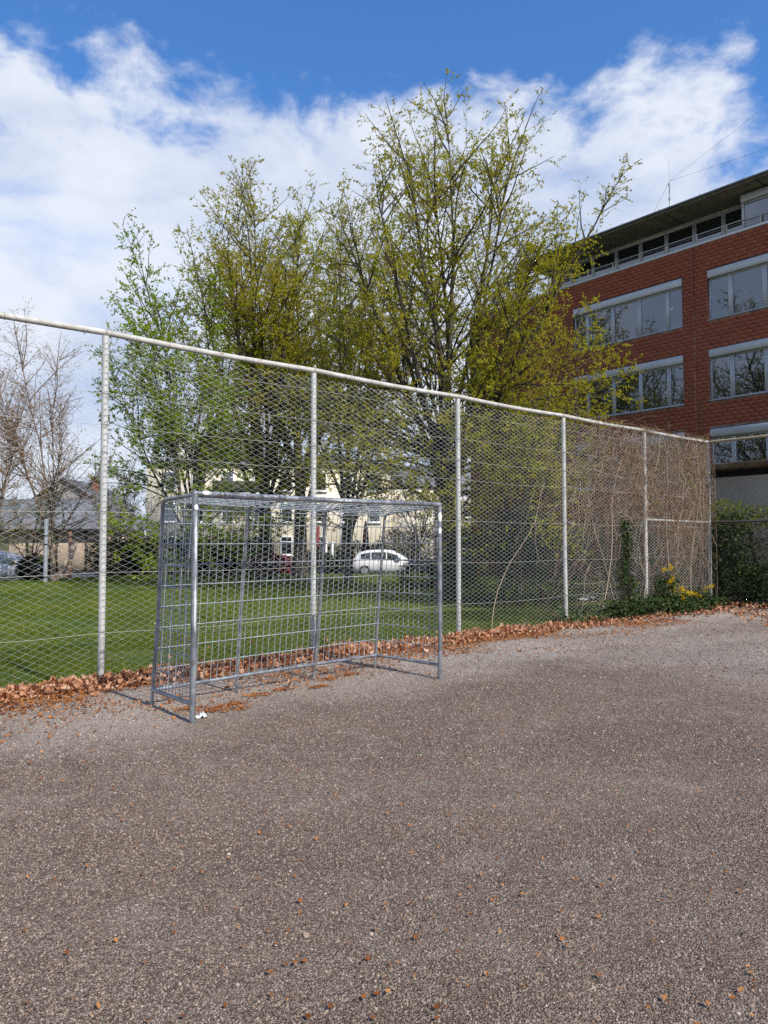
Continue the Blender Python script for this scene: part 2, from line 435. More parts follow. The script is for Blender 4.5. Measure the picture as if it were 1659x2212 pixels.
g = MB(); g.box((17.60, -30, -0.3), (29.1, 9.0, -0.015)); tag(g.build('planting_bed', M['soil']), kind='structure')
r = empty('road', (*cam2w(0, 45.5)[:2], 0), R(-41)); r.location.z = -0.36
g = MB(); g.box((-60, -5.0, -0.08), (70, 4.5, 0.0)); rs = g.build('asphalt', M['asphalt'], r, local=True)
g = MB(); g.box((-60, -5.25, -0.08), (70, -5.003, 0.10)); g.build('kerb', plain('kerb_stone', (0.33, 0.32, 0.30), 0.85), r, local=True)
tag(r, kind='structure')

# ------------------------------------------------------------------ brick building at the right
XB = 29.0
def lerp(a, b, t): return a + (b - a) * t
k = NT('red_brick'); p = k.pos()
isl = k.n('ShaderNodeNewGeometry').outputs['Random Per Island']; oi = k.n('ShaderNodeObjectInfo').outputs['Random']
rv = k.math('FRACT', k.math('ADD', k.math('MULTIPLY', isl, 7.31), k.math('MULTIPLY', oi, 3.77)))
c = k.ramp(rv, [(0, (0.29, 0.082, 0.043)), (0.5, (0.325, 0.094, 0.049)), (0.85, (0.355, 0.108, 0.057)), (1, (0.31, 0.095, 0.054))])
c = k.mix(k.rng(k.noise(p, 22, 6, 0.65), 0.4, 0.75, 0, 0.5), c, (0.28, 0.080, 0.044))
c = k.mix(k.rng(k.noise(p, 0.7, 7, 0.6, 0.5), 0.45, 0.7, 0, 0.35), c, (0.30, 0.09, 0.05))
M['brick'] = k.bsdf(c, 0.85, 0, 0.25, k.bump(k.noise(p, 120, 4), 0.35, 0.004))
k = NT('mortar'); p = k.pos(); sz = k.n('ShaderNodeSeparateXYZ'); k.l(p, sz.inputs[0])
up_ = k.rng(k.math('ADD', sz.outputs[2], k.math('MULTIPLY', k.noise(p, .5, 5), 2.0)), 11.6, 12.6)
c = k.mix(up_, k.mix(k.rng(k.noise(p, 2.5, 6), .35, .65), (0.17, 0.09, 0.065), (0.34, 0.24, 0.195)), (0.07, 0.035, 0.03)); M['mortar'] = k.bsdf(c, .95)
M['alu'] = plain('grey_aluminium', (0.46, 0.48, 0.50), 0.45, 0.25, 0.06, 3)
M['shutter'] = plain('shutter_box_grey', (0.52, 0.54, 0.55), 0.5, 0.15, 0.06, 2)
M['dark_in'] = plain('dark_interior', (0.012, 0.013, 0.014), 0.9)
k = NT('window_glass'); p = k.pos()
f = k.bump(k.noise(p, 1.3, 2), 0.02, 0.05)
gl = k.n('ShaderNodeBsdfGlossy'); gl.inputs['Roughness'].default_value = 0.012; gl.inputs['Color'].default_value = (0.80, 0.88, 1.0, 1); k.l(f, gl.inputs['Normal'])
df = k.n('ShaderNodeBsdfDiffuse'); df.inputs['Color'].default_value = (0.012, 0.014, 0.016, 1)
fr = k.n('ShaderNodeFresnel'); fr.inputs['IOR'].default_value = 2.1
mx = k.n('ShaderNodeMixShader'); k.l(k.math('MULTIPLY_ADD', fr.outputs[0], 1.0, 0.06, clamp=True), mx.inputs[0])
k.l(df.outputs[0], mx.inputs[1]); k.l(gl.outputs[0], mx.inputs[2]); k.l(mx.outputs[0], k.out.inputs['Surface'])
M['glass'] = k.m
M['concrete_soffit'] = plain('soffit_panel', (0.20, 0.19, 0.15), 0.85, 0, 0.2, 2)
M['zinc'] = plain('zinc_gutter', (0.15, 0.16, 0.18), 0.5, 0.5, 0.15, 2)
M['beige_post'] = plain('beige_railing_post', (0.50, 0.47, 0.36), 0.5, 0.2)

bld = tag(empty('brick_building', (XB, 17.5, 0)), 'red brick office block with grey ribbon windows and recessed glazed top floor', 'building')
Y0, Y1, Z1 = 4.0, 27.2, 13.80
wins = []
for zs, zt in ((10.60, 12.67), (7.30, 9.40), (4.00, 6.15)):
    wins.append((15.03, 20.45, zs, zt, [15.73, 17.05, 18.39, 19.75]))
    wins.append((8.30, 13.93, zs, zt, [13.06, 11.74, 10.40, 9.10]))
def in_win(y0, y1, z0, z1):
    return any(y1 > a + .001 and y0 < b - .001 and z1 > c_ + .001 and z0 < d - .001 for a, b, c_, d, _ in wins)
# masonry core (the mortar plane) with openings, reveals and a plain back
core = MB()
ys = sorted({Y0, Y1, *[v for w_ in wins for v in w_[:2]]}); zs_ = sorted({-0.4, Z1, *[v for w_ in wins for v in w_[2:4]]})
for a, b in zip(ys, ys[1:]):
    for c_, d in zip(zs_, zs_[1:]):
        if not in_win(a, b, c_, d): core.add([(XB, a, c_), (XB, b, c_), (XB, b, d), (XB, a, d)], [(0, 3, 2, 1)])
for a, b, c_, d, _ in wins:
    x0, x1 = XB, XB + 0.30
    core.add([(x0, a, c_), (x1, a, c_), (x1, a, d), (x0, a, d)], [(0, 1, 2, 3)])
    core.add([(x0, b, c_), (x1, b, c_), (x1, b, d), (x0, b, d)], [(0, 3, 2, 1)])
    core.add([(x0, a, c_), (x1, a, c_), (x1, b, c_), (x0, b, c_)], [(0, 3, 2, 1)])
    core.add([(x0, a, d), (x1, a, d), (x1, b, d), (x0, b, d)], [(0, 1, 2, 3)])
core.add([(XB, Y1, -.4), (XB + 14, Y1, -.4), (XB + 14, Y1, Z1), (XB, Y1, Z1)], [(0, 3, 2, 1)])
core.add([(XB, Y0, -.4), (XB + 14, Y0, -.4), (XB + 14, Y0, Z1), (XB, Y0, Z1)], [(0, 1, 2, 3)])
core.add([(XB + 14, Y0, -.4), (XB + 14, Y1, -.4), (XB + 14, Y1, Z1), (XB + 14, Y0, Z1)], [(0, 1, 2, 3)])
core.add([(XB + .02, Y0, Z1 - .03), (XB + 14, Y0, Z1 - .03), (XB + 14, Y1, Z1 - .03), (XB + .02, Y1, Z1 - .03)], [(0, 1, 2, 3)])
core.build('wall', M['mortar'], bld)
# bricks, running bond
MZ, MY = 3.3 / 21, 0.31; J = 0.013; PROUD = 0.008
bricks = []; row = 0; z = Z1
JOINT = 14.50
while z > -0.2:
    z0 = z - MZ; off = (row % 2) * MY / 2
    n = int((Y1 - Y0) / MY) + 2
    for i in range(-1, n):
        a = Y0 + i * MY + off; b = a + MY
        a = max(a, Y0); b = min(b, Y1)
        if b - a < 0.05: continue
        pieces = [(a, b)]
        for wa, wb, wc, wd, _ in wins:
            if z0 + 0.03 < wd and z - 0.03 > wc:
                nxt = []
                for (s_, e_) in pieces:
                    if e_ <= wa or s_ >= wb: nxt.append((s_, e_))
                    else:
                        if s_ < wa - 0.04: nxt.append((s_, wa + J / 2))
                        if e_ > wb + 0.04: nxt.append((wb - J / 2, e_))
                pieces = nxt
        for (s_, e_) in pieces:
            if s_ < JOINT < e_:
                for q_ in ((s_, JOINT - .004), (JOINT + .004, e_)):
                    if q_[1] - q_[0] > 0.05: bricks.append((*q_, z0, z))
            else: bricks.append((s_, e_, z0, z))
    z = z0; row += 1
bricks = np.array(bricks)
cyb = bricks[:, :2].mean(1); czb = bricks[:, 2:].mean(1); full = (bricks[:, 1] - bricks[:, 0]) > MY - 0.002
cand = np.where(full & (czb > 6.4) & (cyb > 11.4) & (cyb < 16.5))[0]
cand = cand[np.argsort(np.hypot(cyb[cand], czb[cand] - EYE))][:300]
single = np.zeros(len(bricks), bool); single[cand] = True
def brick_verts(b, pr):
    y0, y1, z0, z1 = b[:, 0] + J / 2, b[:, 1] - J / 2, b[:, 2] + J / 2, b[:, 3] - J / 2
    x0 = np.full(len(b), XB - 0.0); x1 = XB - pr
    return np.stack([np.stack(v, -1) for v in ((x0, y0, z0), (x0, y1, z0), (x0, y1, z1), (x0, y0, z1), (x1, y0, z0), (x1, y1, z0), (x1, y1, z1), (x1, y0, z1))], 1)
BQ = np.array([(4, 7, 6, 5), (0, 4, 5, 1), (1, 5, 6, 2), (2, 6, 7, 3), (3, 7, 4, 0)])
rest = bricks[~single]; pr = PROUD + rng.normal(0, 0.001, len(rest))
V = brick_verts(rest, pr).reshape(-1, 3); q = (np.arange(len(rest))[:, None, None] * 8 + BQ[None]).reshape(-1, 4)
g = MB(); g.add(V, q); tag(g.build('brick_courses', M['brick'], bld, keep_tint=False), kind='stuff')
bm_ = brick_verts(np.array([[-MY / 2, MY / 2, -MZ / 2, MZ / 2]]), np.array([PROUD]))[0] - np.array([XB, 0, 0])
bme = raw_mesh('brick', bm_, BQ); bme.materials.append(M['brick'])
for i in cand:
    o = bpy.data.objects.new('brick', bme); COL.objects.link(o); o.parent = bld
    o.location = (float(rng.normal(0, .001)), float(cyb[i] - 17.5), float(czb[i]))
# ribbon windows
def window(y0, y1, z0, z1, mulls, parent, x=XB, box_h=0.34, name='window', recess=0.10, shutter=True, sill=True):
    zt = z1 - (box_h if shutter else 0); xf = x + recess
    f = MB(); fw_ = 0.065
    f.bbox((xf, y0, z0), (xf + .08, y0 + fw_, zt)); f.bbox((xf, y1 - fw_, z0), (xf + .08, y1, zt))
    f.bbox((xf, y0 + fw_, z0), (xf + .08, y1 - fw_, z0 + fw_)); f.bbox((xf, y0 + fw_, zt - fw_), (xf + .08, y1 - fw_, zt))
    win = f.build(name, M['alu'], parent)
    cuts = sorted(mulls)
    for m_ in cuts:
        b = MB(); b.bbox((xf - .012, m_ - .085, z0 + fw_), (xf + .08, m_ - .03, zt - fw_)); b.bbox((xf - .012, m_ + .03, z0 + fw_), (xf + .08, m_ + .085, zt - fw_))
        b.bbox((xf - .02, m_ - .027, z0 + fw_), (xf + .07, m_ + .027, zt - fw_)); b.build('mullion', M['alu'], win)
    ed = [y0 + fw_] + [v for m_ in cuts for v in (m_ - .085, m_ + .085)] + [y1 - fw_]
    for a, b_ in zip(ed[::2], ed[1::2]):
        p_ = MB(); xg = xf + .035 + rng.uniform(-.003, .003); tl = rng.uniform(-.004, .004); tz = rng.uniform(-.004, .004)
        p_.add([(xg, a, z0 + fw_), (xg + tl, b_, z0 + fw_), (xg + tl + tz, b_, zt - fw_), (xg + tz, a, zt - fw_)], [(0, 3, 2, 1)])
        p_.add([(xg + .012, a, z0 + fw_), (xg + tl + .012, b_, z0 + fw_), (xg + tl + tz + .012, b_, zt - fw_), (xg + tz + .012, a, zt - fw_)], [(0, 1, 2, 3)])
        p_.build('pane', M['glass'], win)
    if shutter:
        b = MB(); b.bbox((x - .035, y0 + .004, zt), (x + .2, y1 - .004, z1 - .02), 0.01); b.build('shutter_box', M['shutter'], win)
    if sill:
        b = MB(); b.bbox((x - .06, y0 - .03, z0 - .035), (xf + .05, y1 + .03, z0 - .002), 0.008); b.build('sill', M['alu'], win)
    return win
lab = ['upper ribbon window beside the tree', 'upper ribbon window at the right edge', 'middle ribbon window beside the tree', 'middle ribbon window at the right edge',
       'lowest ribbon window behind the dry vine', 'lowest ribbon window above the fence corner']
for (a, b_, c_, d, m_), lb in zip(wins, lab):
    wo_ = window(a, b_, c_, d, m_, bld)
    wo_['label'] = lb
note = MB(); note.box((XB + .118, 15.50, 11.42), (XB + .124, 15.62, 11.55)); note.build('notice', M['white_sticker'], bld)
# top floor, set back behind a terrace
TX = XB + 1.0
cp = MB(); cp.bbox((XB - .05, 4.0, 13.80), (XB + .30, Y1 + .05, 13.90), .012); cp.build('coping', M['alu'], bld)
rail = MB(); rail.cyl((XB + .05, 4.0, 14.30), (XB + .05, Y1, 14.30), .022, 8)
rail_o = rail.build('railing', M['alu'], bld, smooth_shade=True)
for zz in (14.0, 14.1, 14.2):
    g = MB(); g.cyl((XB + .05, 4.0, zz), (XB + .05, Y1, zz), .006, 5); g.build('railing_wire', M['alu'], rail_o)
for yy in [11.82 - 1.3 * j for j in range(1, 6)] + [11.82, 13.13, 14.36, 15.68, 16.96, 18.32, 19.62, 20.95, 22.25, 23.55, 24.85, 26.15]:
    g = MB(); g.bbox((XB + .03, yy - .022, 13.9), (XB + .07, yy + .022, 14.28)); g.build('railing_post', M['beige_post'], rail_o)
mull = [13.70, 14.95, 16.23, 17.48, 18.73, 20.0, 21.25]
tw = window(12.60, 22.3, 13.80, 15.28, mull, bld, x=TX - .1, shutter=False, sill=False, name='glazed_front')
g = MB(); g.bbox((TX - .03, 4.0, 15.28), (TX + .25, 22.4, 15.62)); g.build('lintel_band', M['shutter'], bld)
g = MB(); g.box((TX + .30, 4.0, 13.78), (TX + 9, 22.35, 15.6)); g.build('top_floor_core', M['dark_in'], bld)
window(5.0, 12.55, 13.92, 15.29, [11.2, 9.9, 8.6], bld, x=XB + .02, box_h=.30, sill=False, name='bay_window')
g = MB(); g.bbox((XB + .1, 12.46, 13.90), (TX, 12.56, 15.3)); g.build('bay_cheek', M['alu'], bld)
rf = MB(); ge = XB - .8
yr = 23.1
rf.add([(ge, 3, 15.34), (ge, yr, 15.34), (TX + 10, yr, 15.62), (TX + 10, 3, 15.62)], [(0, 3, 2, 1)])
rf.add([(ge, 3, 15.46), (ge, yr, 15.46), (TX + 5, yr, 15.95), (TX + 5, 3, 15.95), (TX + 10, yr, 15.70), (TX + 10, 3, 15.70)], [(0, 1, 2, 3), (3, 2, 4, 5)])
rf.add([(ge, yr, 15.34), (TX + 10, yr, 15.62), (TX + 10, yr, 15.70), (TX + 5, yr, 15.95), (ge, yr, 15.46)], tris=[(0, 1, 2), (0, 2, 3), (0, 3, 4)])
rf.add([(ge, 3, 15.34), (ge, yr, 15.34), (ge, yr, 15.46), (ge, 3, 15.46)], [(0, 3, 2, 1)])
roof = rf.build('roof', M['concrete_soffit'], bld)
g = MB(); g.tubes(np.array([(ge - .05, yy, 15.44) for yy in np.linspace(3, yr, 12)]), .055, 8, cap=True); g.build('gutter', M['zinc'], roof, smooth_shade=True)
for yy in np.arange(4.2, 23, 3.72):
    g = MB(); g.add([(ge + .02, yy - .02, 15.333), (ge + .02, yy + .02, 15.333), (TX, yy + .02, 15.333 + .28 * (TX - ge) / (TX + 10 - ge) - .004), (TX, yy - .02, 15.333 + .28 * (TX - ge) / (TX + 10 - ge) - .004)], [(0, 1, 2, 3)])
    g.build('soffit_joint', M['dark_in'], roof)
for yy in np.arange(5, 23, 1.75):
    g = MB(); g.bbox((ge - .12, yy - .015, 15.40), (ge + .05, yy + .015, 15.52)); g.build('gutter_bracket', M['zinc'], roof)
# aerial with its guy wires
ant = tag(empty('roof_aerial', (32, 17.1, 15.9)), 'thin white aerial mast with guy wires on the flat roof', 'antenna')
g = MB(); g.cyl((32, 17.1, 15.7), (32, 17.1, 18.55), .035, 8); g.build('mast', M['shutter'], ant, smooth_shade=True)
g = MB(); g.cyl((32, 17.1, 18.5), (32, 17.1, 19.6), .012, 6); g.build('rod', M['alu'], ant)
for zz in (17.75, 18.45): g = MB(); g.cyl((32, 17.1, zz - .06), (32, 17.1, zz + .06), .06, 8); g.build('clamp', M['alu'], ant)
for b_ in ((32, 18.6, 16.35), (32, 13.0, 20.05), (32, 12.6, 18.3)):
    g = MB(); g.cyl((32, 17.1, 18.6), b_, .006, 4); g.build('guy_wire', M['zinc'], ant)
g = MB(); g.cyl((32, 18.6, 15.6), (32, 18.6, 16.4), .02, 6); g.cyl((32, 18.6, 16.37), (32, 17.7, 16.37), .015, 5); g.build('guy_bracket', M['zinc'], ant)

# ------------------------------------------------------------------ low rendered outbuilding behind the corner of the fence
M['render'] = plain('beige_render', (0.54, 0.45, 0.36), 0.92, 0, 0.10, 1.2, dirt=(0.38, 0.33, 0.28), bump=0.15)
M['rust_edge'] = plain('rusty_roof_edge', (0.16, 0.10, 0.05), 0.8, 0, 0.35, 4, dirt=(0.30, 0.25, 0.17))
an = tag(empty('outbuilding', (24, 4, 0)), 'low beige rendered outbuilding with brown roof edge behind the fence corner', 'outbuilding')
g = MB(); g.box((22, -12, -.3), (27, 11.2, 3.52)); g.build('wall', M['render'], an)
g = MB(); g.box((22.35, -12, 3.523), (26.9, 11.0, 3.75)); g.build('clerestory', M['dark_in'], an)
g = MB(); g.bbox((21.75, -12.3, 3.75), (27.2, 11.4, 3.93), .02); g.build('roof', M['rust_edge'], an)

# ------------------------------------------------------------------ tall wire fence along the pitch
FY = 8.45; FX0 = 2.885; SPAN = 2.91; FH = 4.0
fence = tag(empty('wire_fence', (FX0, FY, 0)), 'tall pale chain link fence running behind the goal along the gravel', 'fence')
KS = list(range(-3, 6))
for kk in KS:
    X = FX0 + SPAN * kk
    g = MB(); t_ = rng.normal(0, .012, 2)
    g.tubes(np.array([(X + t_[0], FY + t_[1], -.3), (X, FY, 1.3), (X, FY, 2.6), (X, FY, FH - .03)]), .039, 14, cap=True)
    g.build('post', M['fence_paint'], fence, smooth_shade=True)
for kk in KS[:-1]:
    X = FX0 + SPAN * kk
    g = MB(); P_ = np.array([(X + SPAN * t_, FY - .004, FH + .012 - .02 * math.sin(math.pi * t_)) for t_ in np.linspace(0, 1, 7)])
    P_[0, 0] += .004; P_[-1, 0] -= .004
    g.tubes(P_, .036, 14, cap=True); g.build('top_rail', M['rail_paint'], fence, smooth_shade=True)
    for t_ in (.1, .35, .62, .9):
        g = MB(); an_ = np.linspace(0, 2 * math.pi, 13); xx = X + SPAN * t_ + rng.normal(0, .05)
        g.tubes(np.stack([xx + an_ * .003, FY - .004 + .041 * np.cos(an_), FH - .006 + .041 * np.sin(an_)], -1), .004, 5)
        g.build('tie_wire', M['tension'], fence)
g = MB(); X = FX0 + SPAN * 4; g.tubes(np.array([(X, FY, 2.06), (X + SPAN * .5, FY, 2.05), (X + SPAN, FY, 2.05)]), .025, 10, cap=True); g.build('mid_rail', M['fence_paint'], fence, smooth_shade=True)
# woven mesh: one bay of zigzag wires, its mesh shared by all bays
NW = 40; WW = SPAN / NW; ZS = WW / 2 * .97; NZ = int((FH - .0 - .02) / ZS)
j = np.arange(NZ + 1)
P_ = np.zeros((NW, NZ + 1, 3))
for i in range(NW):
    ph = (i + j) % 2
    P_[i, :, 0] = (i + ph) * WW + (ph - .5) * .003
    P_[i, :, 1] = -.046 + (ph - .5) * .006 + .012 * np.sin(i / NW * math.pi) * np.sin(j / NZ * math.pi * 2.5)
    P_[i, :, 2] = .0 + j * ZS + .004 * math.sin(i * 1.7)
g = MB(); g.tubes(P_, .0025, 4)
me = raw_mesh('chain_link_mesh', np.concatenate(g.v), np.concatenate(g.q), None, None, True); me.materials.append(M['wire'])
for kk in KS[:-1]:
    o = bpy.data.objects.new('chain_link_mesh', me); COL.objects.link(o); o.parent = fence; o.location = (SPAN * kk, 0, -.06); o['kind'] = 'stuff'
for hz in (3.72, 3.29, 2.93, 2.61, 1.93, 1.24, .556, .06):
    P_ = np.array([(FX0 + SPAN * (kk + t_), FY - .052, hz - .03 * math.sin(math.pi * t_) * rng.uniform(.2, 1) + .004 * kk * (hz > 2)) for kk in KS[:-1] for t_ in (0, .25, .5, .75)])
    g = MB(); g.tubes(P_, .0022, 4); g.build('tension_wire', M['tension'], fence)
    for kk in KS:
        if hz < 3.7 and kk > -2:
            g = MB(); an_ = np.linspace(0, 2 * math.pi, 11); X = FX0 + SPAN * kk
            g.tubes(np.stack([X + .043 * np.cos(an_), FY - .003 + .046 * np.sin(an_), hz + .01 * np.sin(an_ * .5)], -1), .0035, 4); g.build('wire_clip', M['dark_wire'], fence)

CX = FX0 + SPAN * 5
fence2 = tag(empty('side_fence', (CX, FY - .1, 0)), 'side chain link fence with beige top rail turning off at the far corner', 'fence')
for kk in range(1, 6):
    g = MB(); g.cyl((CX, FY - SPAN * kk, -.2), (CX, FY - SPAN * kk, FH), .036, 12); g.build('post', M['old_rail'], fence2, smooth_shade=True)
g = MB(); g.tubes(np.array([(CX, FY - .06 - SPAN * 5 * t_, FH + .005) for t_ in np.linspace(0, 1, 8)]), .034, 12, cap=True); g.build('top_rail', M['old_rail'], fence2, smooth_shade=True)
g = MB(); g.tubes(np.array([(CX, FY - .06 - SPAN * 5 * t_, 2.05) for t_ in np.linspace(0, 1, 8)]), .025, 8, cap=True); g.build('mid_rail', M['dark_wire'], fence2, smooth_shade=True)  # pale rail; its shade is put into this dark colour
P2 = np.zeros((NW, NZ + 1, 3))
for i in range(NW):
    ph = (i + j) % 2
    P2[i, :, 1] = -((i + ph) * WW); P2[i, :, 0] = -.044 + (ph - .5) * .006; P2[i, :, 2] = j * ZS
g = MB(); g.tubes(P2, .0022, 4)
me2 = raw_mesh('chain_link_mesh', np.concatenate(g.v), np.concatenate(g.q), None, None, True); me2.materials.append(M['dark_wire'])  # dark copy of the wire: shaded side painted into its colour
for kk in range(5):
    o = bpy.data.objects.new('chain_link_mesh', me2); COL.objects.link(o); o.parent = fence2; o.location = (0, .1 - SPAN * kk, -.04); o['kind'] = 'stuff'

# ------------------------------------------------------------------ the goal
GX = (2.86, 5.95)
RX = [2.825, 3.80, 4.85, 5.82]
def front_y(X): return 6.02 + .06 * (X - GX[0]) / (GX[1] - GX[0])
def foot_y(X): return float(np.interp(X, [2.8, 3.8, 4.87, 5.85], [6.84, 6.96, 7.05, 7.11]))
def top_y(X): return float(np.interp(X, [2.8, 5.85], [6.64, 6.92]))
def top_z(X): return float(np.interp(X, [2.8, 5.85], [1.985, 1.925]))
BZ = 2.018; TR = .026
goal = tag(empty('football_goal', (4.4, 6.4, 0)), 'grey galvanised steel football goal with welded rod panels standing on the gravel', 'goal')
posts = []
for X, nm in ((GX[0], 'worn silver front post nearest the camera'), (GX[1], 'front post at the right with white stickers')):
    g = MB(); g.tubes(np.array([(X - .01, front_y(X), -.1), (X, front_y(X), .5), (X, front_y(X), 1.2), (X, front_y(X), BZ)]), TR, 20, cap=True)
    o = g.build('front_post', M['goal_tube'], goal, smooth_shade=True); o['label'] = nm; posts.append(o)
g = MB(); g.tubes(np.array([(lerp(GX[0], GX[1], t_), front_y(lerp(GX[0], GX[1], t_)), BZ - .006 * math.sin(math.pi * t_)) for t_ in np.linspace(0, 1, 9)]), TR, 20, cap=True)
bar = g.build('crossbar', M['goal_tube'], goal, smooth_shade=True)
for X in GX:
    V_ = [(X + .0275 * math.sin(a) * math.cos(b), front_y(X) + .0275 * math.sin(a) * math.sin(b), BZ + .0275 * math.cos(a)) for a in np.linspace(.05, 1.8, 6) for b in np.arange(12) * math.pi / 6]
    g = MB(); g.add(V_, [(i * 12 + jj, (i + 1) * 12 + jj, (i + 1) * 12 + (jj + 1) % 12, i * 12 + (jj + 1) % 12) for i in range(5) for jj in range(12)])
    g.build('corner_weld', M['goal_tube'], bar, smooth_shade=True)
def bend(pts, rad, n=5):
    """polyline with its inner corners rounded"""
    out = [np.array(pts[0], float)]
    for a, b, c_ in zip(pts, pts[1:], pts[2:]):
        a, b, c_ = (np.array(v, float) for v in (a, b, c_))
        u_ = (a - b) / np.linalg.norm(a - b); v_ = (c_ - b) / np.linalg.norm(c_ - b)
        for t_ in np.linspace(0, 1, n): out.append((1 - t_) ** 2 * (b + u_ * rad) + 2 * t_ * (1 - t_) * b + t_ ** 2 * (b + v_ * rad))
    out.append(np.array(pts[-1], float)); return np.array(out)
def rear_pt(X, z):
    t_ = z / top_z(X); return np.array((X, lerp(foot_y(X), top_y(X), t_), z))
for i, X in enumerate(RX):
    fx = [GX[0], 3.86, 4.92, GX[1]][i]
    bow = .012 * (-1) ** i
    pts = [(X - .01, foot_y(X), -.06), rear_pt(X, .9) + (bow, 0, 0), rear_pt(X, top_z(X)), (fx, front_y(fx) + .02, BZ - .012)]
    g = MB(); g.tubes(bend(pts, .07), .0175, 14, cap=True); g.build('rear_strut', M['goal_tube'], goal, smooth_shade=True)
RZ = .165
def rear_curve(z, n=17, dy=0.0):
    return np.array([rear_pt(X, z) + (0, dy, 0) for X in np.linspace(RX[0], RX[-1], n)])
g = MB(); g.tubes(rear_curve(RZ), .019, 12, cap=True); g.build('rear_bottom_rail', M['goal_tube'], goal, smooth_shade=True)
for a, b_ in ((GX[0], RX[0]), (GX[1], RX[-1])):
    g = MB(); g.tubes(np.array([(a, front_y(a) + .02, RZ - .01), rear_pt(b_, RZ)]), .019, 12, cap=True); g.build('side_bottom_rail', M['goal_tube'], goal, smooth_shade=True)
rows = [RZ + .2 * (i + 1) for i in range(8)] + [1.90]
for z in rows:
    g = MB(); g.tubes(rear_curve(z, dy=-.004 + rng.normal(0, .002)), .0052, 7); g.build('rear_rod', M['goal_rod'], goal, smooth_shade=True)
xs = np.arange(RX[0] + .075, RX[-1] - .03, .0795)
for X in xs:
    if min(abs(X - v) for v in RX) < .022: continue
    fx = lerp(GX[0], GX[1], (X - RX[0]) / (RX[-1] - RX[0]))
    e = rng.normal(0, .004, 3)
    pts = [rear_pt(X, RZ) + (e[0], 0, 0), rear_pt(X + e[1], .9) + (0, .004, 0), rear_pt(X + e[2], top_z(X) - .01), (fx, front_y(fx) + .024, BZ - .016)]
    g = MB(); g.tubes(bend(pts, .06, 4), .0040, 6); g.build('bent_rod', M['goal_rod'], goal, smooth_shade=True)
for t_ in (.10, .27, .44, .61, .78, .93):
    P_ = []
    for s_ in np.linspace(0, 1, 12):
        X = lerp(RX[0], RX[-1], s_); fx = lerp(GX[0], GX[1], s_)
        a = np.array((X, top_y(X), top_z(X) - .012)); b_ = np.array((fx, front_y(fx), BZ - .018)); P_.append(lerp(b_, a, t_) + (0, 0, -.006 + rng.normal(0, .0008)))
    g = MB(); g.tubes(np.array(P_), .0052, 7); g.build('roof_rod', M['goal_rod'], goal, smooth_shade=True)
for side, (fx, rx) in enumerate(((GX[0], RX[0]), (GX[1], RX[-1]))):
    dx = .006 if side == 0 else -.006
    for z in rows[:-1]:
        g = MB(); g.tubes(np.array([(fx + dx, front_y(fx), z), rear_pt(rx, z) + (dx, 0, 0)]), .0052, 7); g.build('side_rod', M['goal_rod'], goal, smooth_shade=True)
    nv = 12
    for i in range(1, nv):
        t_ = i / nv
        lo = lerp(np.array((fx, front_y(fx), RZ)), rear_pt(rx, RZ), t_); hi = lerp(np.array((fx, front_y(fx), BZ - .01)), rear_pt(rx, top_z(rx)), t_)
        if t_ > .93: continue
        g = MB(); g.tubes(np.array([lo, lerp(lo, hi, .5) + (rng.normal(0, .003), rng.normal(0, .004), 0), hi]) + (dx * -.3, 0, 0), .0040, 6); g.build('side_upright', M['goal_rod'], goal, smooth_shade=True)
# marker writing and stickers, wrapped round the tubes
def wrap_text(body, x0, x1, ang, size, mat, name='marker_writing'):
    cu = bpy.data.curves.new('txt', 'FONT'); cu.body = body; cu.size = 1.0; cu.resolution_u = 2; cu.offset = .022
    to = bpy.data.objects.new('txt', cu); COL.objects.link(to)
    dg = bpy.context.evaluated_depsgraph_get(); dg.update()
    me_ = bpy.data.meshes.new_from_object(to.evaluated_get(dg))
    bpy.data.objects.remove(to); bpy.data.curves.remove(cu)
    co = np.empty(len(me_.vertices) * 3); me_.vertices.foreach_get('co', co); co = co.reshape(-1, 3)
    u_ = (co[:, 0] - co[:, 0].min()) / (np.ptp(co[:, 0]) + 1e-6); v_ = co[:, 1] - .35
    rr = TR + .0012; X = x0 + u_ * (x1 - x0)
    a = ang + (v_ * size + .002 * np.sin(u_ * 23)) / rr
    zc = BZ - .006 * np.sin(math.pi * (X - GX[0]) / (GX[1] - GX[0])); yc = front_y(X)
    P_ = np.stack([X, yc - rr * np.cos(a), zc + rr * np.sin(a)], -1) - np.array(absloc(bar))
    me_.vertices.foreach_set('co', P_.astype(np.float32).ravel()); me_.materials.clear(); me_.materials.append(mat); me_.update()
    o = bpy.data.objects.new(name, me_); COL.objects.link(o); o.parent = bar; return o
wrap_text('PNS & SEREZ  TAVOR  TO 1910', 3.01, 3.80, .12, .034, M['black_ink'])
wrap_text('OTKS  4 U', 3.95, 4.22, .2, .030, M['black_ink'])
wrap_text('OKI KUR', 4.44, 4.62, .1, .030, M['white_ink'])
wrap_text('SEREZ, EWPNCREW', 5.36, 5.90, .15, .034, M['black_ink'])
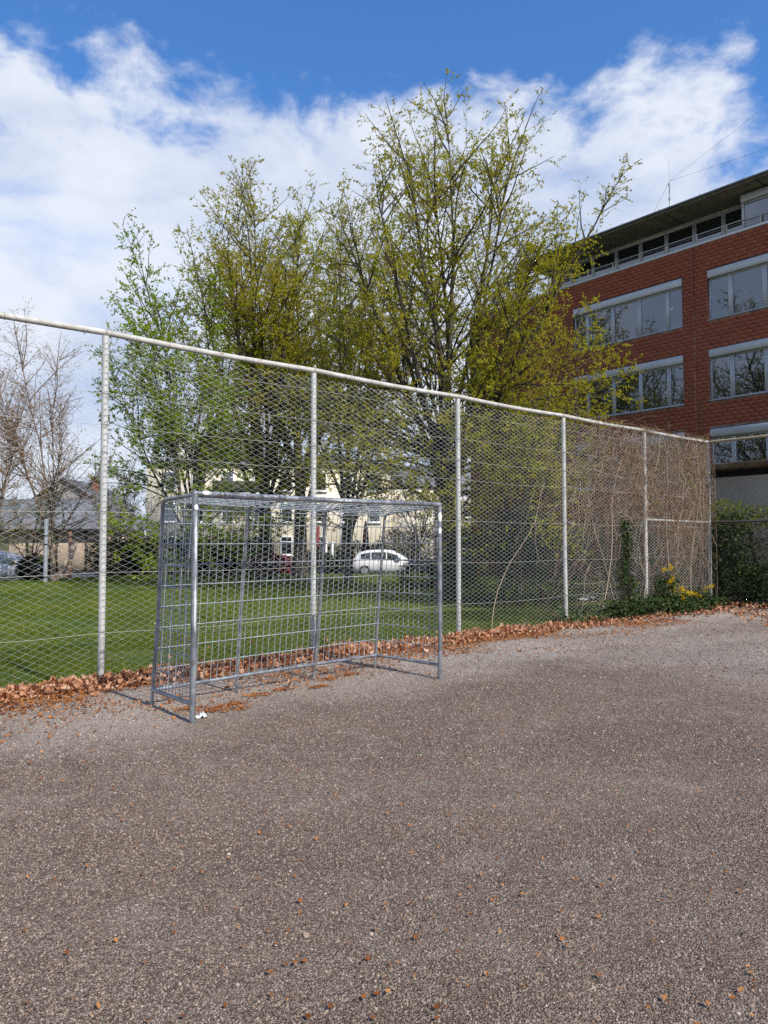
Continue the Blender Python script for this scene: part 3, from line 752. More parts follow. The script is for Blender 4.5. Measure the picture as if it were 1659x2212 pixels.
def patch(tube, axis_pt, axis, half_len, half_ang, mid_ang, mat, name, rough_edge=0.0, power=2.0):
    """a thin sticker wrapped on a tube (axis 'z' posts, 'x' crossbar)"""
    n = 22; V_ = []; rr = TR + .0010
    ring = np.linspace(0, 2 * math.pi, n, endpoint=False)
    for f_ in (0.0, 0.5, 1.0):
        for t_ in ring:
            w_ = 1 + rough_edge * math.sin(t_ * 5 + 1) + rough_edge * .6 * math.sin(t_ * 9)
            cl = math.copysign(abs(math.cos(t_)) ** (2 / power), math.cos(t_)); sl = math.copysign(abs(math.sin(t_)) ** (2 / power), math.sin(t_))
            l_ = f_ * half_len * cl * w_; a = mid_ang + f_ * half_ang * sl * w_
            if axis == 'z': V_.append((axis_pt[0] + rr * math.sin(a), axis_pt[1] - rr * math.cos(a), axis_pt[2] + l_))
            else: V_.append((axis_pt[0] + l_, axis_pt[1] - rr * math.cos(a), axis_pt[2] + rr * math.sin(a)))
    q_ = [(f_ * n + i, (f_ + 1) * n + i, (f_ + 1) * n + (i + 1) % n, f_ * n + (i + 1) % n) for f_ in range(2) for i in range(n)]
    g = MB(); g.add(V_, q_); return g.build(name, mat, tube, smooth_shade=True)
fyl = front_y(GX[0]); fyr = front_y(GX[1])
patch(posts[0], (GX[0], fyl, 1.895), 'z', .024, .75, .05, M['white_sticker'], 'round_sticker')
patch(posts[0], (GX[0], fyl, 1.60), 'z', .19, .50, -.05, M['smear'], 'paint_smear', .18)
patch(posts[0], (GX[0], fyl, 1.02), 'z', .22, .40, -.15, M['smear'], 'paint_smear', .22)
patch(posts[1], (GX[1], fyr, 1.875), 'z', .055, .9, -.5, M['white_sticker'], 'white_sticker', .08)
patch(posts[1], (GX[1], fyr, 1.715), 'z', .035, .75, -.55, M['white_sticker'], 'white_sticker', .08)
patch(bar, (2.955, front_y(2.955), BZ), 'x', .036, .8, .45, M['white_sticker'], 'round_sticker')

# ------------------------------------------------------------------ trees
k = NT('bark'); p = k.pos()
st = k.n('ShaderNodeMapping'); st.inputs['Scale'].default_value = (6, 6, 1.2); k.l(p, st.inputs[0])
f = k.noise(st.outputs[0], 2.2, 8, 0.65, 0.5)
c = k.mix(k.rng(f, 0.35, 0.7), (0.030, 0.025, 0.020), (0.105, 0.092, 0.075))
c = k.mix(k.rng(k.noise(p, 1.6, 6), 0.5, 0.7, 0, 0.5), c, (0.09, 0.10, 0.055))
M['bark'] = k.bsdf(c, 0.9, 0, 0.2, k.bump(f, 0.7, 0.03))
M['pale_bark'] = plain('pale_twig_bark', (0.20, 0.145, 0.105), 0.9, 0, 0.35, 3)
M['twig'] = plain('brown_twig', (0.13, 0.10, 0.06), 0.9, 0, 0.3, 2)
M['hornbeam'] = leafy('hornbeam_leaf', [(0, (0.21, 0.22, 0.014)), (0.4, (0.33, 0.33, 0.024)), (0.8, (0.43, 0.415, 0.04)), (1, (0.40, 0.29, 0.06))], 0.5)
M['bright_leaf'] = leafy('bright_spring_leaf', [(0, (0.13, 0.20, 0.012)), (0.5, (0.24, 0.33, 0.022)), (1, (0.34, 0.40, 0.045))], 0.5)
M['catkin'] = leafy('catkin', [(0, (0.26, 0.145, 0.04)), (0.6, (0.38, 0.25, 0.07)), (1, (0.42, 0.33, 0.10))], 0.25)
M['bud'] = leafy('pinkish_bud', [(0, (0.26, 0.16, 0.11)), (1, (0.40, 0.29, 0.20))], 0.3)
M['blossom'] = leafy('pale_blossom', [(0, (0.42, 0.30, 0.34)), (1, (0.62, 0.50, 0.52))], 0.4)
M['red_flower'] = leafy('red_flower', [(0, (0.30, 0.02, 0.05)), (1, (0.50, 0.05, 0.10))], 0.3)
M['yew'] = leafy('dark_evergreen_needles', [(0, (0.012, 0.026, 0.018)), (0.6, (0.030, 0.055, 0.038)), (1, (0.075, 0.11, 0.075))], 0.15)
M['hedge_dark'] = leafy('shade_dark_hedge_leaf', [(0, (0.005, 0.009, 0.003)), (0.7, (0.013, 0.020, 0.008)), (1, (0.035, 0.044, 0.014))], 0.2)  # near-black leaves carry the shade inside the hedges in their colour
M['ivy'] = leafy('ivy_leaf', [(0, (0.018, 0.036, 0.014)), (0.6, (0.042, 0.070, 0.028)), (1, (0.12, 0.13, 0.05))], 0.2)
M['hedge_light'] = leafy('fresh_hedge_leaf', [(0, (0.07, 0.10, 0.010)), (0.5, (0.14, 0.18, 0.02)), (1, (0.24, 0.26, 0.04))], 0.4)
M['yellow'] = leafy('yellow_flower', [(0, (0.50, 0.33, 0.01)), (1, (0.75, 0.55, 0.02))], 0.3)

def unit(v): return v / (np.linalg.norm(v, axis=-1, keepdims=True) + 1e-9)
def grow(P0, D0, L, nseg, wander, lift):
    """n branches at once: start, direction, length -> (n, nseg+1, 3)"""
    n = len(P0); out = np.empty((n, nseg + 1, 3)); out[:, 0] = P0; d = D0.copy()
    for i in range(nseg):
        d = unit(d + rng.normal(0, wander, (n, 3)) + np.array([0, 0, 1.0]) * (lift[:, None] if isinstance(lift, np.ndarray) else lift))
        out[:, i + 1] = out[:, i] + d * (L / nseg)[:, None]
    return out
def side_dirs(T, ang, az):
    """directions leaving tangents T at angle ang, turned by az about them"""
    ref = np.where(np.abs(T[:, 2:3]) > .9, np.array([[1.0, 0, 0]]), np.array([[0, 0, 1.0]]))
    A = unit(np.cross(T, ref)); B = np.cross(T, A)
    return T * np.cos(ang)[:, None] + (A * np.cos(az)[:, None] + B * np.sin(az)[:, None]) * np.sin(ang)[:, None]
def sample(P, per, t0, t1, pw=1.0):
    """per[i] points on polyline i -> point, tangent, parent index, t"""
    idx = np.repeat(np.arange(len(P)), per)
    t = t0 + (t1 - t0) * rng.uniform(0, 1, len(idx)) ** pw
    k_ = P.shape[1] - 1; s_ = t * k_; i0 = np.minimum(s_.astype(int), k_ - 1); f_ = (s_ - i0)[:, None]
    a = P[idx, i0]; b = P[idx, i0 + 1]
    return a + (b - a) * f_, unit(b - a), idx, t

def tree(name, label, base, stems, env, leaf_mat, n1=22, leaf=(.055, .085), per_twig=7, catkins=0, fork=(1.6, 3.4), trunk_r=.3, spread=(4, 26), low=12,
         lean=(0, 0), group=None, cat='tree', bark='bark', sweep=(), twig_gap=.30, spread_pow=.8, keep=1.0, leaf_w=.72, t_low=.10, b_pow=.72, top_shoots=34):
    """env: list of (height, radius); the crown's axis leans by lean metres at full height"""
    base = np.array(base, float); eh = np.array([e[0] for e in env]); er = np.array([e[1] for e in env]); H = eh[-1]
    def inside(Q):
        z_ = Q[..., 2] - base[2]; ax = base[:2] + np.array(lean) * (z_ / H)[..., None] ** 1.0
        return np.linalg.norm(Q[..., :2] - ax, axis=-1) < np.interp(z_, eh, er, left=.5, right=0)
    def fit(P0, D, L):
        """longest share of L that stays in the crown"""
        fr_ = np.linspace(.15, 1, 9); ok = inside(P0[:, None] + D[:, None] * (L[:, None] * fr_)[..., None])
        last = np.where(ok.any(1), fr_[8 - np.argmax(ok[:, ::-1], 1)], .15)
        return L * last * rng.uniform(.85, 1.12, len(L))
    root = empty(name, base)
    bk = MB()
    tt = np.linspace(0, 1, 7); fz = fork[1]
    tp = np.stack([base[0] + lean[0] * tt * fz / H + .05 * np.sin(tt * 4), base[1] + lean[1] * tt * fz / H + .04 * np.sin(tt * 3 + 1), base[2] - .25 + tt * (fz + .25)], -1)
    bk.tubes(tp, trunk_r * (1.0 - .35 * tt + .5 * np.maximum(0, .16 - tt) / .16), 12)
    # main stems
    hz = rng.uniform(fork[0], fork[1], stems); az = np.arange(stems) * 2.4 + rng.uniform(0, 1, stems)
    til = np.radians(spread[0] + (spread[1] - spread[0]) * ((np.arange(stems) + .5) / stems) ** spread_pow)
    S0 = np.stack([np.interp(hz, tt * fz, tp[:, 0]), np.interp(hz, tt * fz, tp[:, 1]), base[2] + hz], -1)
    SD = np.stack([np.sin(til) * np.cos(az) + lean[0] / H, np.sin(til) * np.sin(az) + lean[1] / H, np.cos(til)], -1); SD = unit(SD)
    SL = fit(S0, SD, np.full(stems, H * 1.02))
    ST = grow(S0, SD, SL, 14, .04, .002)
    sr = trunk_r * rng.uniform(.30, .46, stems)
    bk.tubes(ST, sr[:, None] * (1 - .97 * np.linspace(0, 1, 15)[None] ** .75) + .005, 8)
    # boughs
    P1, T1, i1, t1 = sample(ST, np.full(stems, n1), t_low, 1.0, b_pow)
    ang = np.radians(rng.uniform(30, 66, len(P1)) - 16 * t1); D1 = side_dirs(T1, ang, rng.uniform(0, 6.28, len(P1)))
    L1 = fit(P1, D1, SL[i1] * (.40 - .24 * t1) * rng.uniform(.7, 1.25, len(P1)))
    if low:
        pz = rng.uniform(fork[0] * .9, fork[1] * 1.5, low); a_ = np.arange(low) * 2.4
        PL = np.stack([np.full(low, tp[-2, 0]), np.full(low, tp[-2, 1]), base[2] + np.minimum(pz, fz)], -1)
        DL = unit(np.stack([np.cos(a_), np.sin(a_), rng.uniform(.05, .6, low)], -1)); LL = fit(PL, DL, np.full(low, er.max() * 1.15))
        P1 = np.concatenate([P1, PL]); D1 = np.concatenate([D1, DL]); L1 = np.concatenate([L1, LL])
    for sz_, sa_, se_, sl_ in sweep:        # long low boughs: height, bearing, rise, length
        o_ = np.array([tp[-1, 0], tp[-1, 1], base[2] + sz_]); d_ = np.array([math.cos(sa_) * math.cos(se_), math.sin(sa_) * math.cos(se_), math.sin(se_)])
        P1 = np.vstack([P1, o_]); D1 = np.vstack([D1, d_]); L1 = np.append(L1, sl_)
    L1 = np.maximum(L1, rng.uniform(.45, .95, len(L1)))
    B1 = grow(P1, D1, L1, 7, .075, .006)
    bk.tubes(B1, (.006 + .008 * L1)[:, None] * (1 - .85 * np.linspace(0, 1, 8)[None]) + .0035, 5)
    # twigs
    P2, T2, i2, t2 = sample(B1, np.maximum(1, (L1 / twig_gap).astype(int)), .12, 1.0)
    D2 = side_dirs(T2, np.radians(rng.uniform(25, 60, len(P2))), rng.uniform(0, 6.28, len(P2)))
    L2 = np.clip(L1[i2] * (.55 - .35 * t2) * rng.uniform(.6, 1.3, len(P2)), .22, 1.5); L2 = np.maximum(.18, fit(P2, D2, L2))
    if per_twig > 1:                       # short shoots straight off the upper stems
        Pu, Tu, iu, tu = sample(ST, np.full(stems, top_shoots), .45, 1.0)
        P2 = np.concatenate([P2, Pu]); L2 = np.concatenate([L2, rng.uniform(.3, .9, len(Pu))])
        D2 = np.concatenate([D2, side_dirs(Tu, np.radians(rng.uniform(18, 50, len(Pu))), rng.uniform(0, 6.28, len(Pu)))])
    B2 = grow(P2, D2, L2, 4, .10, -.01)
    tg_ = MB(); tg_.tubes(B2, (.0024 + .003 * L2)[:, None] * (1 - .7 * np.linspace(0, 1, 5)[None]) + .001, 3)
    P3, T3, i3, t3 = sample(B2, np.maximum(2, (L2 / .17).astype(int)), .15, 1.0)
    D3 = side_dirs(T3, np.radians(rng.uniform(25, 65, len(P3))), rng.uniform(0, 6.28, len(P3)))
    L3 = rng.uniform(.12, .38, len(P3))
    B3 = grow(P3, D3, L3, 1, .14, -.03)
    tg_.tubes(B3, np.array([.0022, .0012]), 3); tag(tg_.build('twigs', M['twig' if bark == 'bark' else bark], root), kind='stuff')
    bk.build('trunk', M[bark], root, smooth_shade=True)
    # leaves
    if per_twig:
        clump = np.sin(P3[:, 0] * 1.1 + 1) * np.sin(P3[:, 1] * 1.3) * np.sin(P3[:, 2] * .9 + 2)      # thin and full patches of the crown
        cnt = rng.poisson(np.clip(per_twig * (1 + .6 * clump) * keep, .1, 40))
        Q, T, ii, t_ = sample(B3, cnt, .1, 1.0)
        Q2, Tb, ib, tb = sample(B2, np.full(len(B2), max(1, int(per_twig * .6 * keep))), .35, 1.0)
        Q = np.concatenate([Q, Q2]); T = np.concatenate([T, Tb]); n = len(Q)
        D = unit(T * .5 + rng.normal(0, .55, (n, 3)) + np.array([0, 0, -.45]))
        L = rng.uniform(leaf[0], leaf[1], n)
        ti = np.clip(.45 + .16 * np.sin(Q[:, 0] * .9 + Q[:, 2] * .5) + rng.normal(0, .2, n), 0, 1)
        lv = MB(); lv.leaves(Q, D, L, L * leaf_w, ti); tag(lv.build('crown', M[leaf_mat], root), kind='stuff')
    if catkins:
        w_ = np.clip(np.sin(P3[:, 0] * .8 + 2) * np.sin(P3[:, 1] * .7 + 1) + np.sin(P3[:, 2] * 1.1), 0, 2)
        Q, T, ii, t_ = sample(B3, rng.poisson(w_ * catkins), .2, 1.0); n = len(Q)
        D = unit(rng.normal(0, .16, (n, 3)) + np.array([0, 0, -1.0])); L = rng.uniform(.05, .11, n)
        cm = MB(); cm.leaves(Q, D, L, .019, rng.uniform(0, 1, n))
        tag(cm.build('catkins', M['catkin'], root), kind='stuff')
    return tag(root, label, cat, group)

def on_lawn(x, dist):
    p_ = px(x, dist); p_[2] = float(lawn_z(p_[0], p_[1])) - .03; return p_
TG = 'trees beyond the fence'
tree('hornbeam_tree', 'tallest fresh green tree with fan of dark upright stems beside the brick block', on_lawn(964, 22.6), 13,
     [(0, .6), (2.4, 2.2), (4, 4.6), (6, 6.0), (8.5, 5.8), (10.5, 4.7), (12.4, 4.3), (14.0, 3.6), (15.2, 2.6), (16.1, 1.5), (16.7, .6)], 'hornbeam', n1=22, per_twig=8, catkins=2.0,
     trunk_r=.34, spread=(1, 33), low=26, group=TG, leaf=(.045, .075), fork=(1.8, 4.4), t_low=.18, b_pow=.72,
     sweep=[(3.2 + .28 * i, -VIEW + .55 * math.sin(i * 2.1) + .1, .16 + .032 * i, 5.7 - .05 * i) for i in range(12)] + [(3.4 + .3 * i, math.pi - VIEW + .6 * math.sin(i * 1.7), .15 + .07 * i, 4.6) for i in range(7)])
tree('hornbeam_tree', 'dark trunked tree with broad olive crown left of the middle fence post', on_lawn(572, 33), 12,
     [(0, .6), (2.4, 2.8), (5, 4.6), (9, 5.0), (13, 4.9), (16, 4.1), (18.2, 2.6), (19.4, .8)], 'hornbeam', n1=19, per_twig=6.5, catkins=2.4, trunk_r=.34, spread=(1, 31), low=11, group=TG, leaf=(.06, .095), fork=(1.8, 4.5), t_low=.15)
tree('hornbeam_tree', 'tree with straight dark trunk just left of the second fence post from the goal', on_lawn(648, 35), 10,
     [(0, .6), (2.4, 2.4), (5, 4.0), (9, 4.6), (13, 4.6), (16, 3.9), (18.4, 2.4), (19.6, .7)], 'hornbeam', n1=19, per_twig=6.5, catkins=2.6, trunk_r=.36, spread=(1, 29), low=9, group=TG, leaf=(.06, .095), fork=(1.8, 5), t_low=.15)
tree('hornbeam_tree', 'yellowish catkin laden tree filling the gap left of the tallest tree', on_lawn(752, 29), 8,
     [(0, .5), (1.8, 1.8), (4, 3.0), (8, 3.0), (11, 2.6), (13.6, 1.7), (15, .5)], 'hornbeam', n1=17, per_twig=6.5, catkins=3.2, trunk_r=.2, spread=(1, 24), low=10, group=TG, leaf=(.055, .085))
tree('understory_tree', 'small yellow green tree spreading behind the dry vine', on_lawn(1120, 20.2), 7,
     [(0, .5), (1.4, 1.8), (3, 2.9), (4.6, 2.8), (5.8, 1.4), (6.2, .4)], 'hornbeam', n1=16, per_twig=5, trunk_r=.12, spread=(6, 46), fork=(.6, 1.8), low=8, group=TG, leaf=(.05, .085))
tree('young_tree', 'bright green young tree with two leaning tops left of the olive trees', on_lawn(425, 27), 8,
     [(0, .5), (1.0, 3.0), (3, 4.0), (6, 3.3), (9, 2.7), (11.5, 2.2), (13.2, 1.2), (14.0, .4)], 'bright_leaf', n1=20, per_twig=7, trunk_r=.17, spread=(1, 21), fork=(.6, 1.8), low=16,
     lean=tuple(-RT * 1.9), group=TG, leaf=(.065, .10))
tree('budding_tree', 'nearly bare pinkish brown budding tree at the left edge', on_lawn(118, 31), 6,
     [(0, .5), (2, 2.0), (5, 2.9), (8, 2.7), (11, 1.8), (12.6, .4)], 'bud', n1=34, per_twig=4, trunk_r=.13, spread=(4, 26), fork=(1.0, 2.2), low=6, lean=tuple(-RT * 1.3), group=TG,
     bark='pale_bark', leaf=(.035, .06), keep=.8)
tree('budding_tree', 'slim twiggy budding tree cut by the left picture edge', px(-20, 29, -.2), 5,
     [(0, .5), (2, 1.8), (5, 2.6), (8, 2.2), (10.8, .5)], 'bud', n1=30, per_twig=4, trunk_r=.11, spread=(4, 28), fork=(.8, 2.0), low=5, group=TG, bark='pale_bark', leaf=(.035, .06), keep=.7)
tree('yellow_shrub_tree', 'small yellow green tree in front of the slate roofed shed', px(70, 34, -.2), 5,
     [(0, .6), (1, 1.6), (2.4, 2.4), (4, 1.7), (5, .4)], 'bright_leaf', n1=18, per_twig=4, trunk_r=.09, spread=(8, 45), fork=(.3, 1.0), low=4, group=TG, leaf=(.05, .08), keep=.8)
tree('blossom_tree', 'pale pink blossoming tree behind the white car', px(905, 44, -.4), 6,
     [(0, .6), (2, 1.8), (4, 2.8), (6.5, 2.5), (8, .6)], 'blossom', n1=12, per_twig=3, trunk_r=.15, spread=(8, 38), fork=(1.0, 2.0), low=4, group=TG, bark='pale_bark', leaf=(.07, .10))
tree('twiggy_tree', 'brown leafless twiggy tree between the shed and the cream house', px(262, 40, -.3), 7,
     [(0, .8), (1.5, 2.4), (4, 2.8), (6.5, 1.8), (8, .5)], 'bud', n1=24, per_twig=2.5, trunk_r=.14, spread=(6, 36), fork=(.4, 1.4), low=6, group=TG, bark='pale_bark', leaf=(.05, .07), keep=.8)

# ------------------------------------------------------------------ shrubs
def blob_points(n, lobes):
    """points near the surface of a union of ellipsoids: centre, radii"""
    vol = np.array([l_[1][0] * l_[1][1] + l_[1][1] * l_[1][2] for l_ in lobes]); pick = rng.choice(len(lobes), n, p=vol / vol.sum())
    C_ = np.array([l_[0] for l_ in lobes], float)[pick]; Rr = np.array([l_[1] for l_ in lobes], float)[pick]
    d = unit(rng.normal(size=(n, 3))); r_ = 1 - np.abs(rng.normal(0, .16, n))
    wob = 1 + .12 * np.sin(d[:, 0] * 7 + pick) * np.sin(d[:, 2] * 6 + pick * 2) + .08 * np.sin(d[:, 1] * 13)
    return C_ + d * Rr * (r_ * wob)[:, None], d
def shrub(name, label, base, lobes, n, leaf_mat, leaf=(.06, .1), droop=-.1, group=None, wid=.5, flowers=None, stems=7):
    root = empty(name, base); base = np.array(base, float)
    lb = [(base + np.array(c_), r_) for c_, r_ in lobes]
    sk = MB()
    tips = np.array([lb[i % len(lb)][0] + rng.normal(0, .15, 3) for i in range(stems)])
    st_ = base + np.stack([rng.normal(0, .15, stems), rng.normal(0, .15, stems), np.full(stems, -.1)], -1)
    mid = (tips + st_) / 2 + rng.normal(0, .1, (stems, 3))
    for a3 in np.stack([st_, mid, tips], 1):
        sk = MB(); sk.tubes(a3, np.array([.03, .02, .008]), 5); sk.build('stem', M['bark'], root, smooth_shade=True)
    Q, d = blob_points(n, lb); keep_ = Q[:, 2] > base[2] - .05; Q, d = Q[keep_], d[keep_]
    D = unit(d * .6 + rng.normal(0, .6, Q.shape) + np.array([0, 0, droop])); L = rng.uniform(leaf[0], leaf[1], len(Q))
    lv = MB(); lv.leaves(Q, D, L, L * wid, np.clip(.45 + .35 * d[:, 2] + rng.normal(0, .2, len(Q)), 0, 1)); tag(lv.build('foliage', M[leaf_mat], root), kind='stuff')
    if flowers:
        mat_, nf, sz = flowers
        Q, d = blob_points(nf, lb); keep_ = Q[:, 2] > base[2] + .15; Q, d = Q[keep_], d[keep_]
        fl = MB(); fl.leaves(Q + d * .03, unit(d + rng.normal(0, .6, Q.shape)), rng.uniform(sz * .7, sz * 1.2, len(Q)), sz * .9, rng.uniform(0, 1, len(Q))); tag(fl.build('blossoms', M[mat_], root), kind='stuff')
    return tag(root, label, 'shrub' if 'hedge' not in name else 'hedge', group)
SG = 'shrubs along the far side of the lawn'
def sh(x, D, z=None):
    p_ = px(x, D); p_[2] = (float(lawn_z(p_[0], p_[1])) if z is None else z); return p_
shrub('evergreen_shrub', 'large dark blue green evergreen shrub behind the fence right of the tallest tree', sh(1085, 20.5), [((0, 0, 1.2), (1.2, 1.2, 1.4)), ((.5, -.3, 2.0), (.8, .8, .9)), ((-.6, .4, 1.0), (1.0, 1.0, 1.1))], 19000, 'yew', (.06, .11), -.3, SG, .22)
shrub('evergreen_shrub', 'wide dark evergreen shrub behind the bare vine stems', sh(1180, 21.5), [((0, 0, 1.2), (1.4, 1.3, 1.4)), ((.8, -.5, 1.0), (1.2, 1.2, 1.3)), ((-.6, .3, 1.8), (.9, .9, .9))], 19000, 'yew', (.06, .11), -.3, SG, .22)
shrub('evergreen_shrub', 'dark evergreen shrub seen through the dense vine near the fence corner', sh(1330, 22.5), [((0, 0, 1.2), (1.6, 1.5, 1.5)), ((1.2, -1, 1.3), (1.4, 1.4, 1.4))], 16000, 'yew', (.06, .11), -.3, SG, .25)
shrub('dark_shrub', 'low dark shrub in tree shade right of the white car', sh(912, 27), [((0, 0, .5), (1.0, .8, .6)), ((.9, -.7, .45), (.9, .8, .55))], 9000, 'hedge_dark', (.05, .09), 0, SG)
shrub('hedge', 'clipped green hedge standing behind the white car', sh(925, 47, -.4), [((-1.6, 1.3, 1.3), (1.6, 1.2, 1.5)), ((0, 0, 1.4), (1.6, 1.2, 1.6)), ((1.7, -1.3, 1.4), (1.6, 1.2, 1.6)), ((3.2, -2.5, 1.6), (1.6, 1.2, 1.8))], 14000, 'hedge_dark', (.10, .16), 0, SG)
shrub('low_hedge', 'low dark hedge below the cream house window', sh(765, 45, -.4), [((-1.3, 1, .9), (1.3, .8, 1.0)), ((0, 0, .95), (1.3, .8, 1.0)), ((1.2, -1, .9), (1.2, .8, 1.0))], 9000, 'hedge_dark', (.10, .16), 0, SG)
for x_, D_, lb_ in ((262, 36.5, 'dark shaded shrub behind the left fence post'), (330, 37.5, 'dark shaded shrub left of the goal'), (400, 37.8, 'dark shaded shrub behind the left goal post'),
                    (465, 38, 'dark shaded shrub behind the left third of the goal net'), (530, 38.3, 'dark shaded shrub left of the red flowers')):
    shrub('dark_shrub', lb_, sh(x_, D_, -.15), [((0, 0, .8), (1.2, 1.0, 1.1)), ((.6, -.5, 1.3), (.8, .8, .8)), ((-.7, .5, 1.1), (.8, .8, .8))], 8000, 'hedge_dark', (.08, .13), 0, SG)
shrub('flowering_shrub', 'small shrub with crimson flowers at the lawn edge', sh(608, 37.3, -.08), [((0, 0, .45), (.55, .55, .5))], 1800, 'hedge_dark', (.06, .1), 0, SG, flowers=('red_flower', 900, .10))
shrub('flowering_shrub', 'second smaller red flowering shrub behind the goal strut', sh(566, 37.4, -.08), [((0, 0, .4), (.45, .45, .42))], 1500, 'hedge_dark', (.06, .1), 0, SG, flowers=('red_flower', 500, .09))
shrub('dark_shrub', 'dark shrub beneath the two straight trunks', sh(680, 38.5, -.15), [((0, 0, .5), (1.4, .9, .7))], 6000, 'hedge_dark', (.08, .13), 0, SG)
shrub('dark_shrub', 'dark bush beside the leaning planks at the left', sh(82, 36, -.2), [((0, 0, .5), (.9, .8, .65))], 5000, 'hedge_dark', (.08, .12), 0, SG)

# ------------------------------------------------------------------ houses behind the lawn
M['cream'] = plain('cream_render', (0.76, 0.68, 0.52), 0.9, 0, 0.06, 0.5)
M['white_wall'] = plain('white_render', (0.72, 0.72, 0.70), 0.9, 0, 0.05, 0.5)
M['slate'] = plain('grey_slate', (0.15, 0.155, 0.165), 0.8, 0, 0.25, 2.0, dirt=(0.10, 0.10, 0.09))
M['brown_clad'] = plain('dark_green_cladding', (0.055, 0.06, 0.035), 0.8, 0, 0.2, 1.0)
M['tan_wall'] = plain('tan_wall', (0.42, 0.33, 0.25), 0.9, 0, 0.2, 1.0, dirt=(0.22, 0.16, 0.12))
M['white_frame'] = plain('white_frame', (0.75, 0.75, 0.74), 0.5, 0, 0.03)
M['grey_wall'] = plain('grey_brown_wall', (0.30, 0.275, 0.25), 0.9, 0, 0.1, 0.6)
M['maroon'] = plain('maroon_cloth', (0.20, 0.03, 0.035), 0.8, 0, 0.15)
def lwin(parent, x0, x1, z0, z1, y=-.06, bars=True):
    f_ = MB(); fw_ = .09
    f_.bbox((x0, y - .05, z0), (x0 + fw_, y + .08, z1)); f_.bbox((x1 - fw_, y - .05, z0), (x1, y + .08, z1))
    f_.bbox((x0 + fw_, y - .05, z0), (x1 - fw_, y + .08, z0 + fw_)); f_.bbox((x0 + fw_, y - .05, z1 - fw_), (x1 - fw_, y + .08, z1))
    if bars: f_.bbox((x0 + fw_, y - .045, z0 + (z1 - z0) * .68), (x1 - fw_, y + .05, z0 + (z1 - z0) * .68 + .07))
    wdw = f_.build('window', M['white_frame'], parent, local=True)
    g_ = MB(); g_.add([(x0 + fw_, y, z0 + fw_), (x1 - fw_, y, z0 + fw_), (x1 - fw_, y, z1 - fw_), (x0 + fw_, y, z1 - fw_)], [(0, 1, 2, 3)]); g_.build('pane', M['glass'], wdw, local=True)
    s_ = MB(); s_.bbox((x0 - .08, y - .12, z0 - .08), (x1 + .08, y + .05, z0 - .003)); s_.build('sill', M['white_frame'], wdw, local=True)
h = empty('cream_house', px(590, 60, -.4), R(-40 + 6)); tag(h, 'long cream rendered house with white penthouse seen through the trees', 'house')
g = MB(); g.box((-10.2, 0, 0), (9.8, 9, 8.3)); g.build('wall', M['cream'], h, local=True)
g = MB(); g.bbox((-10.5, -.3, 8.3), (10.1, 9.3, 8.55), .03); g.build('roof', M['slate'], h, local=True)
g = MB(); g.box((-8.9, .8, 8.553), (-6.2, 6, 10.1)); g.build('penthouse', M['white_wall'], h, local=True)
g = MB(); g.box((-6.197, .5, 8.553), (-1.4, 7, 10.7)); g.build('clad_storey', M['brown_clad'], h, local=True)
g = MB(); g.bbox((-6.5, .1, 10.703), (-1.0, 7.3, 10.9), .03); g.build('canopy', M['slate'], h, local=True)
g = MB(); g.bbox((-6.2, 1.5, 10.9), (-5.5, 2.2, 11.9)); g.build('chimney', M['white_wall'], h, local=True)
for z_ in (.9, 3.6, 6.2):
    for x_ in (-8.8, -6.6, -4.2, -1.6, .6, 3.4, 5.6, 7.9):
        if z_ < 1 and x_ > 5: continue
        lwin(h, x_, x_ + 1.0, z_, z_ + 1.55)
lwin(h, 5.55, 6.45, 1.35, 4.4, y=-.02)
g = MB(); g.box((-4.8, -1.3, 5.75), (-.2, -.003, 5.95)); b_ = g.build('balcony', M['white_wall'], h, local=True)
g = MB(); g.box((-4.8, -1.3, 5.953), (-.2, -1.24, 6.9)); g.build('parapet', M['brown_clad'], b_, local=True)
g = MB(); g.box((9.803, .5, 0), (13.5, 8, 6.4)); g.build('side_wing', M['cream'], h, local=True)
g = MB(); g.cyl((3.6, -2.4, .0), (3.6, -2.4, 3.3), .20, 10); g.build('brick_column', M['maroon'], h, local=True)
h2 = empty('slate_roofed_shed', px(70, 49, -.3), R(-40 - 4)); tag(h2, 'low tan shed with broad grey slate roof at the left', 'shed')
g = MB(); g.box((-9, 0, 0), (5.3, 6, 2.9)); g.build('wall', M['tan_wall'], h2, local=True)
rm = MB(); rm.add([(-9.4, -.5, 2.75), (5.7, -.5, 2.75), (4.6, 3, 5.0), (-9.4, 3, 5.0), (-9.4, 6.5, 2.75), (5.7, 6.5, 2.75)], [(0, 1, 2, 3), (3, 2, 5, 4)], [(1, 5, 2)]); rr_ = rm.build('roof', M['slate'], h2, local=True)
g = MB(); g.bbox((-9.4, -.62, 2.62), (5.7, -.45, 2.78)); g.build('gutter', M['dark_in'], rr_, local=True)
for i in range(7):
    g = MB(); g.bbox((-8.6 + i * 2.05, -.05, 0), (-8.45 + i * 2.05, .0, 2.6)); g.build('timber_post', M['bark'], h2, local=True)
g = MB(); g.box((-3.2, -.03, .2), (-1.6, -.003, 1.9)); g.build('door', M['brown_clad'], h2, local=True)
h3 = empty('grey_house', px(128, 60, -.4), R(-40)); tag(h3, 'grey brown gabled house between the shed and the cream house', 'house')
g = MB(); g.box((-2.6, 0, 0), (3.4, 8, 5.2)); g.add([(-2.6, 0, 5.203), (3.4, 0, 5.203), (.4, 0, 7.2), (-2.6, 8, 5.203), (3.4, 8, 5.203), (.4, 8, 7.2)], tris=[(0, 1, 2), (3, 5, 4)]); g.build('wall', M['grey_wall'], h3, local=True)
